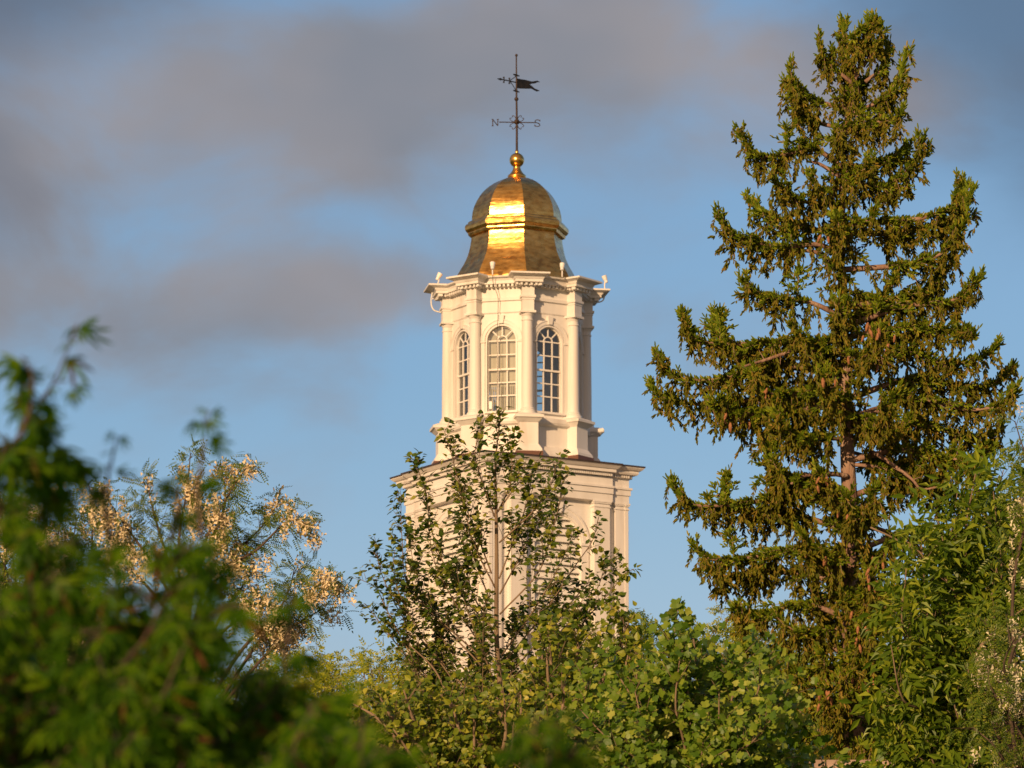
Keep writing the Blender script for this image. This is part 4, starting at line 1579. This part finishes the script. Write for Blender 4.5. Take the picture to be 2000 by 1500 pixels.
def build_locust():
    Y = 78.0
    t = Tree(21)
    base = ground_under(365, Y)
    kw = dict(twig_sp=.062, twig_len=.40, leaf_sp=.05, leaf_size=.17, start=.38, angle=50, up=.15, droop=.45, taper=.45)

    def L(p, dy, r0=.03, **k2):
        k = len(p)
        q = dict(kw)
        q.update(k2)
        t.leader(spline([P(x, y, Y + dy * i / (k - 1)) for i, (x, y) in enumerate(p)], 6), r0, .006, **q)
    root = P(368, 1600, Y)
    tube(t.br, spline([base - np.array([0, 0, .2]), root, P(362, 1300, Y), P(363, 1180, Y)], 6), np.linspace(.2, .045, 19), 8)
    L([(362, 1300), (352, 1180), (350, 1050), (365, 960), (372, 885)], 0)
    L([(372, 1300), (372, 1180), (400, 1060), (450, 960), (488, 905)], -.4)
    L([(370, 1260), (400, 1150), (450, 1090), (510, 1030), (548, 975)], .3)
    L([(378, 1240), (430, 1120), (500, 1075), (560, 1020), (608, 1015)], -.2, twig_len=.45)
    L([(365, 1200), (330, 1100), (300, 1000), (285, 930)], .5)
    L([(362, 1230), (310, 1120), (240, 1020), (200, 960)], -.5)
    L([(370, 1150), (420, 1040), (440, 970), (430, 900)], .8)
    L([(365, 1240), (300, 1160), (250, 1100), (230, 1050)], .3)
    L([(400, 1380), (480, 1260), (560, 1190), (620, 1145), (655, 1130)], -.5, twig_len=.5)
    L([(410, 1400), (480, 1290), (540, 1200), (565, 1150), (575, 1110)], .6, twig_len=.5)
    L([(400, 1420), (500, 1300), (580, 1220), (630, 1190)], .2, twig_len=.5)
    L([(380, 1320), (430, 1240), (480, 1200), (520, 1160)], -.8)
    L([(390, 1280), (440, 1190), (470, 1150), (490, 1120)], .8, twig_len=.4)
    T = finish(t, 'locust_tree', 'tall airy locust tree covered in hanging cream blossom against the sky', 'tree', base, 'crown', LOCUST, L_LOCUST, M_DTWIG)
    add_blooms(t, .50, .25, T, L_BLOOM, t.rng)

    # a second one further left
    Y = 82.0
    t = Tree(22)
    base = ground_under(60, Y)
    kw = dict(twig_sp=.10, twig_len=.62, leaf_sp=.055, leaf_size=.20, start=.35, angle=50, up=.15, droop=.45, taper=.45)
    root = P(60, 1650, Y)
    tube(t.br, spline([base - np.array([0, 0, .2]), root, P(60, 1500, Y)], 6), np.linspace(.2, .1, 13), 8)
    t.fan(root, [P(x, y, Y + t.rng.normal() * 1.2) for x, y in ((-120, 980), (-60, 960), (0, 960), (30, 975), (60, 985), (100, 955), (130, 960), (175, 950), (20, 1040), (90, 1040), (150, 1010), (-30, 1080), (120, 1100), (190, 1080),
                                                             (60, 1150), (-20, 1180), (150, 1190), (230, 1160), (0, 1260), (90, 1260), (200, 1270), (30, 1350), (150, 1360), (260, 1340))], .04, .006, **kw)
    T = finish(t, 'locust_tree', 'second cream-blossomed locust at the left edge, mostly behind the blurred maple leaves', 'tree', base, 'crown', LOCUST, L_LOCUST, M_DTWIG)
    add_blooms(t, .50, .23, T, L_BLOOM, t.rng)

    # white-flowered one on the right edge
    Y = 65.0
    t = Tree(23)
    base = ground_under(2010, Y)
    root = P(2030, 1700, Y)
    tube(t.br, spline([base - np.array([0, 0, .2]), root, P(2030, 1500, Y), P(2040, 1100, Y), P(2030, 900, Y)], 6), np.linspace(.2, .04, 25), 8)
    pts = [(1982, 822), (2040, 850), (2080, 900), (2040, 1000), (1965, 1200), (1990, 1230), (1925, 1210), (1940, 1260), (1975, 1230), (1915, 1330), (1950, 1330), (1985, 1300), (1935, 1380), (1975, 1390), (1900, 1420), (1950, 1440), (2000, 1450),
           (2040, 1200), (2060, 1300), (2040, 1400), (2090, 1100), (1960, 1500), (1930, 1300)]
    t.fan(root, [P(x, y, Y + t.rng.normal() * .7) for x, y in pts], .03, .006, twig_sp=.10, twig_len=.45, leaf_sp=.07, leaf_size=.18, start=.6, angle=50, up=.15, droop=.45, taper=.4)
    T = finish(t, 'locust_tree', 'dark green locust with white flower clusters at the right edge', 'tree', base, 'crown', LOCUST, L_LOCUST, M_DTWIG)
    add_blooms(t, .24, .18, T, L_WBLOOM, t.rng)


build_locust()


def build_ash():
    Y = 68.0
    t = Tree(31)
    base = ground_under(1890, Y)
    root = P(1900, 1720, Y)
    tube(t.br, spline([base - np.array([0, 0, .2]), root, P(1890, 1500, Y), P(1870, 1300, Y)], 6), np.linspace(.18, .05, 19), 8)
    pts = [(1905, 925), (1870, 960), (1960, 918), (1940, 960), (1990, 940), (1830, 1010), (1880, 1020), (1930, 1030), (1980, 1020), (1800, 1065), (1850, 1080), (1900, 1080), (1950, 1090), (2000, 1080), (1815, 1130), (1770, 1110),
           (1760, 1180), (1830, 1180), (1890, 1170), (1940, 1150), (1780, 1240), (1840, 1250), (1880, 1240), (1740, 1260), (1800, 1300), (1850, 1320), (1890, 1300), (1760, 1350), (1820, 1370), (1870, 1390), (1900, 1350),
           (1750, 1420), (1810, 1440), (1860, 1450), (1920, 1460), (1780, 1490), (1840, 1500), (1960, 1490), (1990, 1470), (1900, 1500), (2040, 1000), (2050, 1150), (1930, 1420), (1975, 1440)]
    t.fan(root, [P(x, y, Y + t.rng.normal() * .8 - .3) for x, y in pts], .028, .006, twig_sp=.11, twig_len=.5, leaf_sp=.12, leaf_size=.25, start=.45, angle=48, up=.25, droop=.5, taper=.45)
    for p, r in (([(1700, 1030), (1760, 1060), (1830, 1120), (1870, 1160)], .02), ([(1830, 1110), (1860, 1150), (1880, 1200)], .02), ([(1975, 1170), (1950, 1150), (1935, 1135)], .02)):
        tube(t.br, spline([P(x, y, Y - .6) for x, y in p], 5), r * .6, 5)
    finish(t, 'ash_tree', 'deep green tree with drooping compound leaves in front of the lower right of the spruce', 'tree', base, 'crown', ASH, L_ASH, M_TWIG)


build_ash()


# ------------------------------------------------------------------ trees further back
def back_tree(seed, label, prof, Y, depth, n, leaf, lmat, leaf_size, name='broadleaf_tree', twig_len=1.0, tb=.35, rough=30, root_px=None, twig_sp=.20, leaf_sp=.09):
    t = Tree(seed)
    cx = root_px or (prof[0][0] + prof[-1][0]) / 2
    base = ground_under(cx, Y)
    root = P(cx, 1750, Y)
    tube(t.br, spline([base - np.array([0, 0, .2]), root, P(cx, 1560, Y)], 6), np.linspace(.25, .14, 13), 8)
    t.fan(root, targets(t.rng, prof, Y, depth, n, top_bias=tb, rough=rough), .05, .008, twig_sp=twig_sp, twig_len=twig_len, leaf_sp=leaf_sp, leaf_size=leaf_size, start=.4, angle=52, up=.3, droop=.3, taper=.45, sub=2)
    return finish(t, name, label, 'tree', base, 'crown', leaf, lmat, M_TWIG, group='trees filling the background')


back_tree(41, 'rounded yellow-green tree behind the blossoming locust, left of the young poplar', [(520, 1330), (560, 1275), (620, 1250), (680, 1240), (730, 1255), (790, 1290), (850, 1330)], 125, 4, 46, FEATHER, L_GOLDEN, .18)
back_tree(42, 'sunlit yellow-green tree crown just right of the tower base', [(960, 1350), (1020, 1270), (1080, 1200), (1130, 1172), (1180, 1180), (1230, 1192), (1262, 1235), (1290, 1290)], 60, 1.4, 62, POPLAR, L_BAND, .085, tb=.25, twig_len=.55, rough=25, twig_sp=.11, leaf_sp=.05)
back_tree(43, 'round green tree showing between the young poplar and the tulip tree', [(1190, 1260), (1230, 1205), (1260, 1195), (1290, 1215), (1310, 1270), (1330, 1330)], 140, 2.5, 26, FEATHER, L_FAR, .2, tb=.3)
back_tree(44, 'golden green tree behind the left foot of the spruce', [(1340, 1290), (1370, 1225), (1410, 1200), (1460, 1205), (1520, 1220), (1580, 1200), (1650, 1190), (1720, 1190), (1790, 1190), (1860, 1230)], 130, 4, 64, FEATHER, L_GOLDEN, .19)
back_tree(45, 'dark green tree mass low behind the blossoming locust', [(-80, 1200), (50, 1190), (160, 1200), (260, 1210), (360, 1250), (460, 1270), (560, 1290), (640, 1320)], 100, 4, 64, FEATHER, L_FAR, .17, tb=.2)
back_tree(46, 'small-leaved sunlit shrub round the foot of the young poplar', [(640, 1400), (700, 1340), (780, 1310), (860, 1325), (940, 1345), (1010, 1330), (1090, 1300), (1170, 1310), (1230, 1370)], 58.5, 1.0, 70, POPLAR, L_BAND, .08, name='shrub', tb=.15, twig_len=.5, rough=40, twig_sp=.11, leaf_sp=.05)
back_tree(48, 'yellow-green tree lit low behind the young poplar', [(640, 1330), (720, 1270), (800, 1255), (880, 1290), (960, 1300), (1040, 1270), (1120, 1250), (1200, 1260), (1250, 1340)], 100, 3, 80, FEATHER, L_GOLDEN, .15, tb=.15, twig_len=.9)
back_tree(47, 'dark tree low behind the spruce trunk', [(1450, 1330), (1520, 1300), (1600, 1290), (1700, 1300), (1800, 1290), (1900, 1300), (2050, 1320)], 112, 3, 56, FEATHER, L_FAR, .17, tb=.2)


# ------------------------------------------------------------------ brick building whose parapet shows at the lower right
def build_parapet():
    Y = 76.0
    a, b = P(1545, 1499, Y), P(1792, 1483, Y)
    ztop = b[2]
    T = thing('brick_building', 'brick building with only its weathered coping showing under the spruce', 'building', ((a[0] + b[0]) / 2, Y + 4, 0))
    x0, x1 = a[0] - 1.2, b[0]

    def bx(g, x0, x1, y0, y1, z0, z1):
        v = [(x, y, z) for z in (z0, z1) for x, y in ((x0, y0), (x1, y0), (x1, y1), (x0, y1))]
        g.add(v, [[0, 3, 2, 1], [4, 5, 6, 7], [0, 1, 5, 4], [1, 2, 6, 5], [2, 3, 7, 6], [3, 0, 4, 7]])
    g = Geo()
    bx(g, x0, x1, Y, Y + 8, 0, ztop - .16)
    g.build('brick_wall', M_BRICK, T)
    g = Geo()
    n = 7
    for i in range(n):
        u0, u1 = x0 - .06 + (x1 - x0 + .12) * i / n, x0 - .06 + (x1 - x0 + .12) * (i + 1) / n - .012
        bx(g, u0, u1, Y - .07, Y + .35, ztop - .158, ztop - .085)
        bx(g, u0 + .01, u1, Y - .03, Y + .31, ztop - .085, ztop - .01)
    g.build('coping', M_COPING, T)


build_parapet()


# ------------------------------------------------------------------ maple close to the camera (out of focus)
def build_maple():
    t = Tree(51)
    Y = 12.0
    base = np.array([-1.9, 12.3, 0.0])
    root = np.array([-1.75, 12.2, 2.1])
    rng = t.rng
    tube(t.br, spline([base - np.array([0, 0, .2]), np.array([-1.85, 12.2, 1.1]), root], 6), np.linspace(.07, .045, 13), 8)
    kw = dict(twig_sp=.032, twig_len=.15, leaf_sp=.028, leaf_size=.068, start=.3, angle=55, up=.05, droop=1.5, taper=.45)
    prof = [(-200, 970), (0, 985), (40, 1025), (100, 1020), (160, 1030), (230, 1060), (300, 1065), (345, 1050), (385, 1020), (425, 1040), (455, 1200), (520, 1270), (570, 1250), (610, 1340), (660, 1350), (720, 1395), (770, 1440), (800, 1490)]
    tg = targets(rng, prof, Y, 1.1, 84, bottom=1590, rough=30, top_bias=.0)
    t.fan(root, tg, .0065, .002, **kw)

    def L(p, y, r=.006, **k2):
        q = dict(kw)
        q.update(k2)
        t.leader(spline([P(a, b, y) for a, b in p], 6), r, .0018, **q)
    L([(-60, 1060), (-10, 930), (50, 830), (105, 745), (152, 632)], 12.0, twig_len=.06, twig_sp=.035, leaf_size=.07, start=.42)
    L([(40, 850), (60, 790), (62, 735), (50, 705)], 11.8, twig_len=.07, twig_sp=.035, leaf_size=.075)
    L([(80, 1020), (88, 940), (92, 880), (70, 850)], 12.2, twig_len=.08, twig_sp=.030, leaf_size=.08)
    L([(-40, 1000), (-5, 930), (15, 880), (30, 870)], 12.1, twig_len=.09, twig_sp=.032, leaf_size=.08)
    L([(-70, 1100), (0, 1000), (50, 930), (95, 880)], 12.0, twig_len=.09, twig_sp=.026, leaf_size=.075)
    L([(-90, 1050), (-30, 960), (0, 900), (15, 850)], 11.9, twig_len=.10, twig_sp=.024, leaf_size=.075)
    L([(-80, 1120), (10, 1020), (60, 980), (110, 960)], 12.2, twig_len=.09, twig_sp=.026, leaf_size=.07)
    L([(215, 1060), (205, 970), (218, 900), (228, 850)], 12.2, twig_len=.04, twig_sp=.07, leaf_size=.055)
    L([(395, 1050), (385, 960), (395, 890), (408, 800)], 12.4, twig_len=.04, twig_sp=.07, leaf_size=.055)
    L([(330, 1080), (345, 1000), (350, 950), (340, 930)], 12.4, twig_len=.06, twig_sp=.04, leaf_size=.05)
    L([(560, 1260), (570, 1200), (575, 1170)], 12.0, twig_len=.06, twig_sp=.03, leaf_size=.05)
    # lower sprays reaching into the middle of the picture
    for (x, y) in ((1010, 1440), (1050, 1400), (1090, 1385), (1120, 1420), (1080, 1450), (1150, 1440), (1030, 1480), (1110, 1470)):
        L([(980, 1680), (x - 30, (1680 + y) / 2), (x, y)], 12.0 + rng.normal() * .2, twig_len=.07, twig_sp=.03, leaf_size=.05, start=.5)
    tube(t.br, spline([root, P(700, 1720, 12.1), P(985, 1690, 12.0)], 8), np.linspace(.02, .006, 17), 5)
    finish(t, 'maple_tree', 'blurred dark green maple with narrow drooping leaf lobes close to the camera', 'tree', base, 'crown', MAPLE, L_MAPLE, M_DTWIG)


build_maple()
